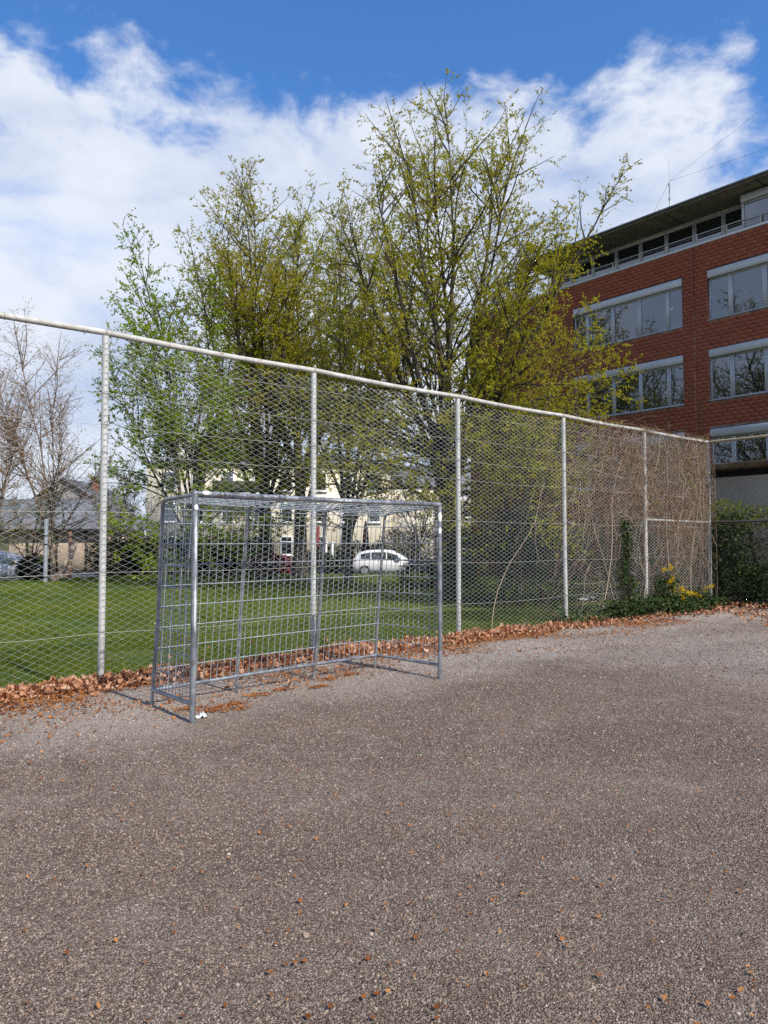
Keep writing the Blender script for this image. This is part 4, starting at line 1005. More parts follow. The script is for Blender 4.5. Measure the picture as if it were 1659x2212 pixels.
g = MB(); g.add([(-3.0, -.4, 5.0), (.4, -.4, 7.3), (.4, 8.4, 7.3), (-3.0, 8.4, 5.0), (3.8, -.4, 5.0), (3.8, 8.4, 5.0)], [(0, 3, 2, 1), (1, 2, 5, 4)]); rr_ = g.build('roof', M['slate'], h3, local=True)
g = MB(); g.bbox((1.4, 3, 6.2), (1.9, 3.5, 7.7)); g.build('chimney', plain('chimney_brick', (.32, .12, .08), .9), rr_, local=True)
for x_ in (-1.6, 1.2):
    for z_ in (.8, 3.2): lwin(h3, x_, x_ + 1.0, z_, z_ + 1.4)
h4 = empty('far_house', px(905, 74, -.4), R(-40 - 8)); tag(h4, 'far lilac grey house right of the cream house behind the blossom', 'house')
g = MB(); g.box((-5, 0, 0), (7, 8, 7.2)); g.build('wall', plain('lilac_grey_render', (.46, .43, .46), .9, 0, .05, .5), h4, local=True)
g = MB(); g.add([(-5.4, -.4, 7.203), (7.4, -.4, 7.203), (7.4, 4, 10.2), (-5.4, 4, 10.2), (-5.4, 8.4, 7.203), (7.4, 8.4, 7.203)], [(0, 1, 2, 3), (3, 2, 5, 4)], [(1, 5, 2), (0, 3, 4)]); g.build('roof', M['slate'], h4, local=True)
for x_ in (-3.6, -.9, 1.8, 4.4):
    for z_ in (1.2, 4.4): lwin(h4, x_, x_ + 1.1, z_, z_ + 1.6)

# ------------------------------------------------------------------ cars
k = NT('car_paint_white'); M['car_white'] = k.bsdf((0.72, 0.73, 0.75), 0.25, 0.0, 0.6)
k = NT('car_paint_silver'); M['car_silver'] = k.bsdf((0.55, 0.55, 0.55), 0.35, 0.1)
M['tyre'] = plain('tyre', (0.02, 0.02, 0.02), 0.85)
M['rim'] = plain('rim', (0.5, 0.5, 0.52), 0.35, 0.7)
M['lamp_red'] = plain('tail_lamp', (0.35, 0.02, 0.02), 0.3)
M['lamp_clear'] = plain('head_lamp', (0.7, 0.7, 0.7), 0.15)
M['orange_lamp'] = plain('orange_plate', (0.7, 0.4, 0.05), 0.5)
def car(name, label, loc, rz, paint):
    root = tag(empty(name, loc, rz), label, 'car', 'cars parked on the street')
    # stations along the length: x, sill z, belt z, half width
    st_ = [(-2.10, .48, .78, .62), (-2.04, .30, .90, .74), (-1.70, .22, .98, .83), (-1.0, .20, .97, .87), (0, .20, .95, .88), (.9, .20, .93, .87), (1.3, .20, .88, .86), (1.75, .24, .76, .80), (2.02, .34, .64, .70), (2.10, .42, .58, .58)]
    rings = []
    for x_, z0, z1, w_ in st_:
        zm = lerp(z0, z1, .55)
        rings.append([(x_, s_ * ww, zz) for s_, ww, zz in ((-1, w_ * .82, z0), (-1, w_ * .98, lerp(z0, zm, .35)), (-1, w_, zm), (-1, w_ * .95, lerp(zm, z1, .7)), (-1, w_ * .82, z1), (0, 0, z1 + .03), (1, w_ * .82, z1), (1, w_ * .95, lerp(zm, z1, .7)), (1, w_, zm), (1, w_ * .98, lerp(z0, zm, .35)), (1, w_ * .82, z0), (0, 0, z0))])
    n = 12; V_ = [v for r_ in rings for v in r_]
    q_ = [(i * n + j_, i * n + (j_ + 1) % n, (i + 1) * n + (j_ + 1) % n, (i + 1) * n + j_) for i in range(len(st_) - 1) for j_ in range(n)]
    b = MB(); b.add(V_, q_); b.add(rings[0] + [(-2.10, 0, .62)], tris=[(j_, 12, (j_ + 1) % 12) for j_ in range(12)]); b.add(rings[-1] + [(2.10, 0, .5)], tris=[(j_, (j_ + 1) % 12, 12) for j_ in range(12)])
    body = b.build('body', paint, root, local=True, smooth_shade=True)
    cab = [(-1.95, .92, .95, .80), (-1.62, .92, 1.34, .74), (-1.2, .92, 1.46, .70), (-.3, .92, 1.50, .70), (.25, .92, 1.46, .70), (.75, .92, 1.22, .74), (1.22, .90, .94, .80)]
    V_ = []; 
    for x_, z0, z1, w_ in cab: V_ += [(x_, -.82, z0), (x_, -w_, z1 - .05), (x_, -w_ * .85, z1), (x_, w_ * .85, z1), (x_, w_, z1 - .05), (x_, .82, z0)]
    q_ = [(i * 6 + j_, i * 6 + j_ + 1, (i + 1) * 6 + j_ + 1, (i + 1) * 6 + j_) for i in range(len(cab) - 1) for j_ in range(5)]
    b = MB(); b.add(V_, q_); b.build('cabin', paint, root, local=True, smooth_shade=True)
    def zin(x_): return float(np.interp(x_, [c_[0] for c_ in cab], [c_[2] for c_ in cab]))
    for s_ in (-1, 1):
        for a, c_ in ((-1.50, -.95), (-.88, -.08), (0.0, .62)):
            za, zb = zin(a) - .13, zin(c_) - .13; b = MB()
            V_ = [(a, s_ * .828, .97), (c_, s_ * .828, .97), (c_, s_ * .765, zb), (a, s_ * .765, za)]
            b.add(V_, [(0, 1, 2, 3) if s_ < 0 else (3, 2, 1, 0)]); b.build('side_window', M['glass'], root, local=True)
        b = MB(); b.bbox((.55, s_ * .84 - .02, .95), (.75, s_ * 1.0 + .02, 1.08)); b.build('wing_mirror', paint, root, local=True)
        b = MB(); b.bbox((1.82, s_ * .60 - .13, .60), (2.03, s_ * .60 + .13, .74)); b.build('headlight', M['lamp_clear'], root, local=True)
        b = MB(); b.bbox((-2.09, s_ * .66 - .07, .70), (-1.98, s_ * .66 + .07, .98)); b.build('tail_light', M['lamp_red'], root, local=True)
        for xw in (-1.28, 1.30):
            t_ = MB(); t_.tubes(np.array([(xw, s_ * .70, .31), (xw, s_ * .72, .31), (xw, s_ * .87, .31), (xw, s_ * .885, .31)]), np.array([.27, .31, .31, .26]), 24, cap=True); wh = t_.build('wheel', M['tyre'], root, local=True)
            t_ = MB(); t_.cyl((xw, s_ * .80, .31), (xw, s_ * .893, .31), .19, 16); t_.build('rim', M['rim'], wh, local=True)
    for f_, nm in (((5, 6), 'windscreen'), ((0, 1), 'rear_window')):
        (xa, _, za, wa), (xb, _, zb, wb) = cab[f_[0]], cab[f_[1]]
        b = MB(); o_ = .012; b.add([(xa, -wa * .8, za + o_), (xa, wa * .8, za + o_), (xb, wb * .8, zb + o_ + .02), (xb, -wb * .8, zb + o_ + .02)], [(0, 3, 2, 1)]); b.build(nm, M['glass'], root, local=True)
    return root
car('parked_car', 'white hatchback parked on the street seen through the goal', px(838, 42, -.36), R(-40 - 3), M['car_white'])
car('parked_car', 'silver car cut off by the left picture edge', px(8, 36.5, -.36), R(-40 + 12), M['car_silver'])

# ------------------------------------------------------------------ small things beyond the fence
M['steel_pole'] = galv('steel_pole', (0.30, 0.33, 0.38), (0.42, 0.45, 0.50), 0.4, 0.5, 3)
pb = on_lawn(100, 29.5)
po = tag(empty('steel_pole', pb), 'grey steel tube post with dark bands standing on the lawn at left', 'pole')
g = MB(); g.cyl(pb, pb + (0, 0, 2.62), .085, 18); g.build('tube', M['steel_pole'], po, smooth_shade=True)
g = MB(); g.cyl(pb + (0, 0, 2.62), pb + (0, 0, 2.67), .088, 18); g.build('cap', M['dark_in'], po, smooth_shade=True)
for z_ in (.22, 1.55, 1.90): g = MB(); g.cyl(pb + (0, 0, z_), pb + (0, 0, z_ + .05), .097, 18); g.build('band', M['dark_in'], po, smooth_shade=True)
M['plank_red'] = plain('faded_orange_plank', (0.40, 0.19, 0.13), 0.85, 0, 0.3, 3)
M['plank_pale'] = plain('bleached_plank', (0.50, 0.38, 0.28), 0.9, 0, 0.25, 3)
b0 = px(140, 35.5, -.2)
for i, (dx_, w_, h_, tlt, mt, lb_) in enumerate(((.28, .16, 2.35, -.06, 'plank_red', 'upright faded orange plank leaning by the shed'), (.05, .26, 1.9, .22, 'plank_pale', 'bleached broad plank leaning against the orange plank'), (-.28, .22, 1.2, .45, 'plank_pale', 'short bleached plank sloping at the foot of the others'))):
    c0 = b0 + np.append(RT * dx_, 0); g = MB(); g.bbox((-w_ / 2, -.03 - i * .09, 0), (w_ / 2, .03 - i * .09, h_), .008)
    o = g.build('leaning_plank', M[mt], None); o.location = [float(v) for v in c0]; o.rotation_euler = (R(-8), tlt, -VIEW); tag(o, lb_, 'plank', 'planks leaning by the shed')
ps = px(790, 47, -.4); pr_ = tag(empty('closed_parasol', ps), 'closed maroon parasol in front of the cream wall', 'parasol')
g = MB(); g.cyl(ps, ps + (0, 0, 3.3), .03, 8); g.build('pole', M['white_frame'], pr_)
g = MB(); g.tubes(np.array([ps + (0, 0, z_) for z_ in (1.2, 1.4, 2.2, 3.0, 3.35)]), np.array([.20, .24, .20, .13, .03]), 10, cap=True); g.build('folded_canopy', M['maroon'], pr_)
for x_, lb_ in ((704, 'left white garden post beside the fence post'), (718, 'right white garden post beside the fence post')):
    pp = px(x_, 43, -.4); g = MB(); g.bbox((-.06, -.06, 0), (.06, .06, 1.9), .01); g.bbox((-.10, -.10, 1.9), (.10, .10, 1.97), .01); o = g.build('garden_post', M['white_frame']); o.location = [float(v) for v in pp]; tag(o, lb_, 'post', 'white garden posts')

# ------------------------------------------------------------------ dry climber on the far fence bays
M['vine'] = leafy('dry_vine_stem', [(0, (0.12, 0.062, 0.040)), (0.5, (0.28, 0.175, 0.12)), (1, (0.46, 0.38, 0.29))], 0.05)
M['seed'] = leafy('clematis_seed_fluff', [(0, (0.22, 0.15, 0.11)), (1, (0.46, 0.37, 0.30))], 0.3)
vine = tag(empty('dry_climber', (14.5, FY, 0)), 'dense dry brown climbing vine tangled over the far fence bays', 'vine')
def cover(X, Z):
    """how thick the vine hangs at a place of the fence"""
    a = smooth(10.0, 15.6, X) ** 1.2; up = .16 + .84 * smooth(1.3, 3.0, Z)
    lump = .5 + .5 * np.sin(X * 2.1 + Z * 1.3) * np.sin(Z * 2.3 + .5 + X * .4) + .35 * np.sin(X * 5.3 + Z * 2) * np.sin(Z * 4.1)
    return np.clip(a * up + .5 * smooth(15.0, 16.5, X) * up, 0, 1) * np.clip(lump, .06, 1.2)
def vine_set(n, length, rad, tint, hang, curl, seed_pow=1.0):
    X = rng.uniform(8.6, 17.5, n * 8); Z = rng.uniform(.1, 4.08, n * 8)
    ok = rng.uniform(0, 1, len(X)) < cover(X, Z) ** seed_pow; X, Z = X[ok][:n], Z[ok][:n]; n = len(X)
    Yv = FY + .03 + rng.normal(0, .05, n)
    D = unit(np.stack([rng.normal(0, .7, n), rng.normal(0, .12, n), rng.normal(hang, .6, n)], -1))
    L = rng.uniform(*length, n); K = 7; out = np.empty((n, K + 1, 3)); out[:, 0] = np.stack([X, Yv, Z], -1)
    for i in range(K):
        D = unit(D + np.stack([rng.normal(0, curl, n), rng.normal(0, curl * .35, n), rng.normal(-.08, curl, n)], -1))
        out[:, i + 1] = out[:, i] + D * (L / K)[:, None]
    over = np.clip(out[..., 2] - 4.02, 0, None); out[..., 2] -= over * .75
    out[..., 2] = np.maximum(out[..., 2], .02); out[..., 1] = np.clip(out[..., 1], FY - .09, FY + .2); out[..., 0] = np.minimum(out[..., 0], 17.6)
    g = MB(); g.tubes(out, (rng.uniform(*rad, n))[:, None] * np.linspace(1, .5, K + 1)[None], 3, np.clip(rng.normal(tint, .42, n), 0, 1)); return g, out
g, tw = vine_set(3700, (.35, 1.3), (.0018, .0056), .36, -.12, .50); tag(g.build('tangled_stems', M['vine'], vine), kind='stuff')
g, tl = vine_set(260, (1.0, 2.8), (.0022, .0042), .62, -.7, .28, .8); tag(g.build('hanging_stems', M['vine'], vine), kind='stuff')
# a few stout old stems rising from the ground
for (xa, xb, zt, rr_) in ((9.35, 11.0, 2.7, .007), (12.7, 13.6, 3.6, .011), (14.2, 14.9, 3.9, .012), (15.4, 15.2, 3.9, .011), (16.3, 16.9, 3.8, .010), (13.2, 12.2, 2.6, .009)):
    t_ = np.linspace(0, 1, 12); wv = .10 * np.sin(t_ * 7 + xa) + rng.normal(0, .02, 12)
    P_ = np.stack([xa + (xb - xa) * t_ ** 1.2 + wv, FY - .08 + .04 * np.sin(t_ * 9 + xb), zt * t_], -1)
    g = MB(); g.tubes(P_, rr_ * (1 - .5 * t_), 7, .85); g.build('old_stem', M['vine'], vine, smooth_shade=True)
Q = []
for cx_, cz_, s_, n in ((14.05, 3.25, .33, 900), (14.5, 2.85, .30, 800), (13.7, 3.5, .26, 500), (15.0, 2.9, .3, 500), (14.9, 3.6, .25, 400), (12.7, 2.75, .12, 160), (14.0, 2.2, .2, 200), (16.2, 3.3, .5, 500), (16.7, 2.5, .5, 400)):
    c_ = np.stack([rng.normal(cx_, s_, n // 18 + 1), FY - .1 + rng.normal(0, .05, n // 18 + 1), rng.normal(cz_, s_ * .9, n // 18 + 1)], -1)
    Q.append(np.repeat(c_, 18, 0) + rng.normal(0, .028, ((n // 18 + 1) * 18, 3)))
Q = np.concatenate(Q); D = unit(rng.normal(size=Q.shape)); g = MB(); g.leaves(Q, D, rng.uniform(.025, .06, len(Q)), .010, rng.uniform(0, 1, len(Q))); tag(g.build('seed_heads', M['seed'], vine), kind='stuff')
sel = tw[rng.choice(len(tw), 700)][:, rng.integers(2, 7)]; sel = np.repeat(sel, 3, 0) + rng.normal(0, .03, (2100, 3))
g = MB(); L = rng.uniform(.02, .05, len(sel)); g.leaves(sel, unit(rng.normal(size=sel.shape)), L, L * .7, rng.uniform(.3, 1, len(sel))); tag(g.build('young_leaves', M['hedge_light'], vine), kind='stuff')

# ------------------------------------------------------------------ ivy, flowering shrub, trained hedge at the corner
def leafy_patch(name, label, pts, n, size, mat, parent=None, sp=(.16, .10, .10), out=(0, -.6, .4), cat='ivy', wid=.9):
    pts = np.array(pts, float); root = empty(name, (pts[:, 0].mean(), pts[:, 1].mean(), 0))
    w_ = pts[:, 3] if pts.shape[1] > 3 else np.ones(len(pts)); pk = rng.choice(len(pts), n, p=w_ / w_.sum())
    Q = pts[pk, :3] + rng.normal(0, 1, (n, 3)) * np.array(sp); Q[:, 2] = np.maximum(Q[:, 2], .015)
    D = unit(rng.normal(0, .6, (n, 3)) + np.array([0, -.2, -.3])); L = rng.uniform(*size, n)
    g = MB(); g.leaves(Q, D, L, L * wid, np.clip(rng.normal(.5, .25, n), 0, 1), up=unit(rng.normal(0, .5, (n, 3)) + np.array(out)))
    tag(g.build('foliage', M[mat], root), kind='stuff')
    st_ = Q[rng.choice(n, 60)]; b0_ = st_ * [1, 1, 0] + rng.normal(0, .08, st_.shape) * [1, .4, 0]; g = MB(); g.tubes(np.stack([b0_, (st_ + b0_) / 2 + rng.normal(0, .04, st_.shape), st_], 1), .004, 3); tag(g.build('stems', M['bark'], root), kind='stuff')
    return tag(root, label, cat)
leafy_patch('ivy_column', 'narrow column of green ivy climbing the fence below the seed fluff', [(13.55 + .06 * math.sin(z_ * 5), FY - .1, z_, 1) for z_ in np.linspace(.75, 2.0, 16)] + [(13.75, FY - .1, z_, 1.2) for z_ in np.linspace(.15, .8, 8)], 800, (.04, .08), 'ivy', sp=(.11, .05, .05))
leafy_patch('ground_ivy', 'low ivy and young shoots at the fence foot by the fifth post', [(x_, FY - .14, .10 + .07 * math.sin(x_ * 3), 1) for x_ in np.linspace(11.3, 13.0, 14)] + [(x_, FY - .2, .16 + .12 * math.sin(x_ * 4) ** 2, 1.6) for x_ in np.linspace(13.0, 14.6, 14)], 2100, (.04, .085), 'ivy', sp=(.14, .13, .09))
mh = leafy_patch('flowering_bush', 'bushy green shrub with bright yellow flower heads at the fence corner', [(14.95, FY - .2, z_, 1) for z_ in np.linspace(.1, .75, 6)] + [(x_, FY - .28, .16, 1.3) for x_ in np.linspace(14.8, 17.2, 14)] + [(15.6, FY - .25, .32, 1.2), (16.1, FY - .25, .3, 1.2), (16.6, FY - .2, .32, 1)], 2800, (.045, .085), 'ivy', sp=(.15, .14, .09), cat='shrub')
for (x_, z_, n) in ((14.92, .98, 5), (14.95, .72, 5), (15.1, .55, 4), (15.45, .50, 5), (15.75, .46, 4), (15.5, .30, 4), (16.05, .42, 5), (16.2, .30, 4), (16.75, .50, 4), (15.0, .36, 3)):
    Q = np.repeat(np.stack([rng.normal(x_, .05, n), FY - .30 + rng.normal(0, .04, n), rng.normal(z_, .05, n)], -1), 26, 0) + rng.normal(0, .022, (n * 26, 3))
    g = MB(); g.leaves(Q, unit(rng.normal(size=Q.shape)), .026, .024, rng.uniform(0, 1, len(Q))); tag(g.build('flower_head', M['yellow'], mh), kind='stuff')
hd = tag(empty('trained_hedge', (18.3, 5, 0)), 'trained hedge with dark trunks and fresh leaf tops behind the side fence', 'hedge')
for yy in (7.72, 5.6, 3.5, 1.4, -.7, 8.55):
    t_ = np.linspace(0, 1, 9); g = MB(); P_ = np.stack([18.3 + .05 * np.sin(t_ * 6 + yy), yy + .09 * np.sin(t_ * 5 + yy * 2) + .07 * t_, -.1 + 2.0 * t_], -1); g.tubes(P_, .055 * (1 - .45 * t_), 8); g.build('trunk', M['bark'], hd, smooth_shade=True)
n = 900; P0 = np.stack([18.3 + rng.normal(0, .12, n), rng.uniform(-1.5, 8.9, n), rng.uniform(.3, 2.35, n)], -1); D = unit(np.stack([rng.normal(0, .25, n), rng.choice([-1, 1], n) * 1.0, rng.normal(.15, .45, n)], -1))
B_ = grow(P0, D, rng.uniform(.3, .9, n), 5, .25, .02); g = MB(); g.tubes(B_, np.array([.009, .008, .007, .005, .004, .003]), 4); tag(g.build('branches', M['bark'], hd), kind='stuff')
def hedge_pts(n, zlo, zhi, sd=.2):
    return np.stack([18.3 + rng.normal(0, sd, n), rng.uniform(-1.5, 9.0, n), zlo + (zhi - zlo) * rng.beta(1.6, 1.3, n)], -1)
Q = np.concatenate([hedge_pts(6500, 1.95, 2.55, .22), hedge_pts(3800, .3, 2.1, .16)]); Q[:, 2] += .12 * np.sin(Q[:, 1] * 3.1) * (Q[:, 2] > 2)
g = MB(); L = rng.uniform(.04, .075, len(Q)); g.leaves(Q, unit(rng.normal(0, .7, Q.shape) + [-.2, 0, -.2]), L, L * .7, rng.uniform(0, 1, len(Q))); tag(g.build('foliage', M['hedge_light'], hd), kind='stuff')
leafy_patch('corner_ivy', 'dark ivy mound in the shade behind the fence corner', [(18.0, y_, z_, 1) for y_ in np.linspace(7.5, 9.3, 8) for z_ in np.linspace(.1, 2.1 if y_ > 8.0 else .9, 7)], 5200, (.05, .09), 'ivy', sp=(.14, .16, .13), out=(-.6, 0, .4))

# ------------------------------------------------------------------ fallen leaves
k = NT('fallen_leaf'); rv = k.math('FRACT', k.math('ADD', k.math('MULTIPLY', k.n('ShaderNodeObjectInfo').outputs['Random'], 5.3), k.math('MULTIPLY', k.attr(), 1.0)))
c = k.ramp(rv, [(0, (0.26, 0.10, 0.045)), (0.3, (0.44, 0.20, 0.105)), (0.65, (0.58, 0.32, 0.19)), (0.9, (0.66, 0.44, 0.30)), (1, (0.36, 0.15, 0.07))])
c = k.mix(k.rng(k.noise(k.pos(), 45, 4), .45, .75, 0, .45), c, (0.22, 0.085, 0.035))
d_ = k.n('ShaderNodeBsdfDiffuse'); k.l(c, d_.inputs[0]); t_ = k.n('ShaderNodeBsdfTranslucent'); k.l(c, t_.inputs[0]); m_ = k.n('ShaderNodeMixShader'); m_.inputs[0].default_value = .2
k.l(d_.outputs[0], m_.inputs[1]); k.l(t_.outputs[0], m_.inputs[2]); k.l(m_.outputs[0], k.out.inputs['Surface']); M['fallen'] = k.m
M['scrap'] = leafy('leaf_scraps', [(0, (0.16, 0.05, 0.018)), (0.5, (0.34, 0.12, 0.035)), (1, (0.50, 0.24, 0.09))], 0.15)
def leaf_shape(curl, fold):
    """lobed plane-tree leaf, unit size, curled"""
    rad = np.array([.30, .48, .44, .60, .50, .66, .50, .58, .44, .47]); an_ = np.radians([270, 212, 196, 165, 132, 90, 48, 15, -16, -32])
    P_ = np.stack([rad * np.cos(an_), rad * np.sin(an_) + .05, np.zeros(10)], -1); P_ = np.vstack([P_, [(0, .02, 0)]])
    x_, y_ = P_[:, 0], P_[:, 1]; P_[:, 2] = curl * (x_ ** 2 * 1.3 + y_ ** 2 * .5) + fold * np.abs(x_) * .5 + rng.normal(0, .09, 11)
    return P_, np.array([(10, i, (i + 1) % 10) for i in range(10)])
SH = [leaf_shape(c_, f_) for c_, f_ in ((.8, .3), (1.4, -.4), (-.9, .6), (1.9, .5), (-1.5, -.3), (.4, 1.6))]
def rotm(n, tilt):
    a = rng.uniform(0, 6.28, n); tx = rng.normal(0, tilt, n); ty = rng.normal(0, tilt, n)
    ca, sa, cx_, sx_, cy_, sy_ = np.cos(a), np.sin(a), np.cos(tx), np.sin(tx), np.cos(ty), np.sin(ty); z_, o_ = np.zeros(n), np.ones(n)
    Rz = np.stack([np.stack([ca, -sa, z_], -1), np.stack([sa, ca, z_], -1), np.stack([z_, z_, o_], -1)], 1)
    Rx = np.stack([np.stack([o_, z_, z_], -1), np.stack([z_, cx_, -sx_], -1), np.stack([z_, sx_, cx_], -1)], 1)
    Ry = np.stack([np.stack([cy_, z_, sy_], -1), np.stack([z_, o_, z_], -1), np.stack([-sy_, z_, cy_], -1)], 1)
    return Rx @ Ry @ Rz
def drift_height(X):
    return .5 * (.09 + .035 * np.sin(X * 2.2) + .03 * np.sin(X * 5.1 + 1)) * (.75 + .5 * smooth(2.5, 5.5, X) - .55 * smooth(10.5, 12, X))
n = 10500; X = rng.uniform(-4, 17.3, n); s_ = np.abs(rng.normal(0, 1, n)); Yl = FY - .02 - s_ * .21; h_ = drift_height(X)
Yl = np.where(rng.uniform(0, 1, n) < .06, FY + rng.uniform(0, .5, n), Yl)
Zl = np.clip(h_ * (1 - s_ / 2.2), 0, 1) * rng.uniform(.25, 1.05, n) + .015; Zl = np.where(Yl > FY + .04, lawn_z(X, Yl) + .04, Zl)
n2 = 2400; X2 = rng.uniform(14.0, 18.4, n2); Y2 = rng.uniform(2.5, 8.3, n2); okc = (X2 + .45 * (8.3 - Y2) * 0 > 15.0 + .5 * np.sin(Y2 * 2) + rng.normal(0, .45, n2) + .25 * np.abs(Y2 - 6)); X2, Y2 = X2[okc], Y2[okc]
Z2 = .02 + .10 * smooth(15.5, 17.6, X2) * rng.uniform(.1, 1.1, len(X2))
n3 = 420; X3 = rng.uniform(-3, 17, n3); Y3 = FY - .3 - np.abs(rng.normal(0, .4, n3)); Z3 = np.full(n3, .02)
n4 = 60; X4 = rng.uniform(0, 18, n4); Y4 = FY + .5 + rng.exponential(3.0, n4); Z4 = lawn_z(X4, Y4) + .06
LX = np.concatenate([X, X2, X3, X4]); LY = np.concatenate([Yl, Y2, Y3, Y4]); LZ = np.concatenate([Zl, Z2, Z3, Z4]); N = len(LX)
Ls = rng.uniform(.03, .09, N); Rm = rotm(N, .36); kindx = rng.integers(0, len(SH), N)
dist = np.hypot(LX, LY); inview = ((LX * RT[0] + LY * RT[1]) / np.maximum(.1, LX * FW[0] + LY * FW[1])); vis = np.abs(inview) < .53
front = (Ls / dist) * vis * np.where(np.arange(N) < n, (LZ > drift_height(LX) * .45) * 1.0 + .2, 1.0)
top = np.zeros(N, bool); top[np.argsort(-front)[:300]] = True
mass = MB()
for kd, (P_, T_) in enumerate(SH):
    m_ = np.where((kindx == kd) & ~top)[0]
    V_ = np.einsum('nij,pj->npi', Rm[m_], P_) * Ls[m_][:, None, None] + np.stack([LX[m_], LY[m_], LZ[m_]], -1)[:, None]
    V_[..., 2] = np.maximum(V_[..., 2], np.where(LY[m_] > FY + .04, -.3, .004)[:, None])
    mass.add(V_.reshape(-1, 3), tris=(np.arange(len(m_))[:, None, None] * 11 + T_[None]).reshape(-1, 3), tint=np.repeat(rng.uniform(0, 1, len(m_)), 11))
litter = tag(mass.build('leaf_litter', M['fallen']), 'drift of dry brown plane tree leaves along the fence foot', kind='stuff')
from mathutils import Matrix
lme = []
for P_, T_ in SH:
    m_ = raw_mesh('leaf', P_, None, T_, np.full(11, .5)); m_.materials.append(M['fallen']); lme.append(m_)
for i in np.where(top)[0]:
    o = bpy.data.objects.new('leaf', lme[kindx[i]]); COL.objects.link(o); o.parent = litter
    mt = Matrix([[*(Rm[i][r_] * Ls[i]), v_] for r_, v_ in enumerate((LX[i], LY[i], LZ[i] + .012))] + [[0, 0, 0, 1]]); o.matrix_local = mt
# small orange scraps strewn over the chippings
def scraps(n, X, Y, size):
    m_ = MB(); P_ = np.stack([X, Y, gravel_z(X, Y) + .016], -1); D = unit(rng.normal(0, 1, (n, 3)) * [1, 1, .25]); L = rng.uniform(*size, n)
    m_.leaves(P_ - D * L[:, None] / 2, D, L, L * rng.uniform(.35, .9, n), rng.uniform(0, 1, n), up=unit(rng.normal(0, .35, (n, 3)) + [0, 0, 1])); return m_
n = 34000; X = rng.uniform(-3, 14, n); Y = FY - .25 - rng.gamma(1.7, .33, n); cl = np.sin(X * 2.3 + Y * 3) + np.sin(X * .9 - Y * 4.1 + 1) + rng.normal(0, .6, n) + 1.2 * smooth(3.2, 2.0, X); ok = (cl > 0) & (Y > 5.6); X, Y = X[ok], Y[ok]
tag(scraps(len(X), X, Y, (.014, .046)).build('leaf_scraps', M['scrap']), 'orange leaf scraps strewn on the gravel around the goal', kind='stuff')
for cx_, cy_ in ((3.3, 6.45), (3.05, 6.55), (3.7, 6.55), (3.45, 6.3), (4.2, 6.7), (4.6, 6.8), (5.2, 7.1)): pass
C_ = np.array([(3.18, 6.30), (3.32, 6.36), (3.5, 6.42), (3.42, 6.2), (3.05, 6.5), (3.9, 6.65), (4.25, 6.75), (4.6, 6.6), (4.95, 6.9), (5.3, 6.95)]); pk = rng.integers(0, len(C_), 1500)
Q = C_[pk] + rng.normal(0, 1, (1500, 2)) * [.085, .045]
tag(scraps(1500, Q[:, 0], Q[:, 1], (.014, .036)).build('leaf_scraps', M['scrap']), 'clumps of orange leaf scraps inside the goal mouth', kind='stuff')
n = 1500; D_ = rng.uniform(2.2, 9, n); S_ = rng.uniform(-.6, .6, n) * D_; P_ = S_[:, None] * RT + D_[:, None] * FW; okp = (P_[:, 1] < 7.6) & (P_[:, 0] < 17); P_ = P_[okp]
tag(scraps(len(P_), P_[:, 0], P_[:, 1], (.008, .028)).build('leaf_bits', M['scrap']), 'single dry leaf bits scattered over the open gravel', kind='stuff')

# ------------------------------------------------------------------ loose chippings near the viewer
def chips(n, d0, d1, size, gap=.62):
    D_ = np.sqrt(rng.uniform(d0 ** 2, d1 ** 2, n)); S_ = rng.uniform(-gap, gap, n) * D_; P_ = S_[:, None] * RT + D_[:, None] * FW
    P_ = P_[(P_[:, 1] < 8.2) & (P_[:, 0] < 17)]; n = len(P_)
    sx_ = rng.lognormal(0, .32, n) * size; scl = np.stack([sx_, sx_ * rng.uniform(.6, 1, n), sx_ * rng.uniform(.5, .85, n)], -1)
    rot = np.stack([rng.normal(0, .35, n), rng.normal(0, .35, n), rng.uniform(0, 6.28, n)], -1)
    P3_ = np.stack([P_[:, 0], P_[:, 1], gravel_z(P_[:, 0], P_[:, 1]) + scl[:, 2] * .15], -1)
    ti = np.clip(.06 + .80 * rng.beta(1.9, 1.8, n) + .10 * smooth(5.5, 7.0, P_[:, 1] + .4 * np.sin(P_[:, 0] * 1.3)), 0, .93)
    return P3_, scl, rot, ti
parts = [chips(*a) for a in ((66000, 1.9, 3.4, .0034), (74000, 3.4, 5.2, .0040), (76000, 5.2, 8.5, .0053), (50000, 8.5, 15, .0085))]
CP, CS, CR, CT = (np.concatenate([p_[i] for p_ in parts]) for i in range(4))
me = bpy.data.meshes.new('loose_chippings'); me.vertices.add(len(CP)); me.vertices.foreach_set('co', CP.astype(np.float32).ravel())
for nm, ty, dat, fld in (('scl', 'FLOAT_VECTOR', CS, 'vector'), ('rot', 'FLOAT_VECTOR', CR, 'vector'), ('tint', 'FLOAT', CT, 'value')):
    me.attributes.new(nm, ty, 'POINT').data.foreach_set(fld, dat.astype(np.float32).ravel())
me.update()
chp = bpy.data.objects.new('loose_chippings', me); COL.objects.link(chp)
ng = bpy.data.node_groups.new('scatter_chippings', 'GeometryNodeTree')
ng.interface.new_socket('Geometry', in_out='INPUT', socket_type='NodeSocketGeometry'); ng.interface.new_socket('Geometry', in_out='OUTPUT', socket_type='NodeSocketGeometry')
gi = ng.nodes.new('NodeGroupInput'); go = ng.nodes.new('NodeGroupOutput'); ip = ng.nodes.new('GeometryNodeInstanceOnPoints')
ico = ng.nodes.new('GeometryNodeMeshIcoSphere'); ico.inputs['Radius'].default_value = 1.0; ico.inputs['Subdivisions'].default_value = 1
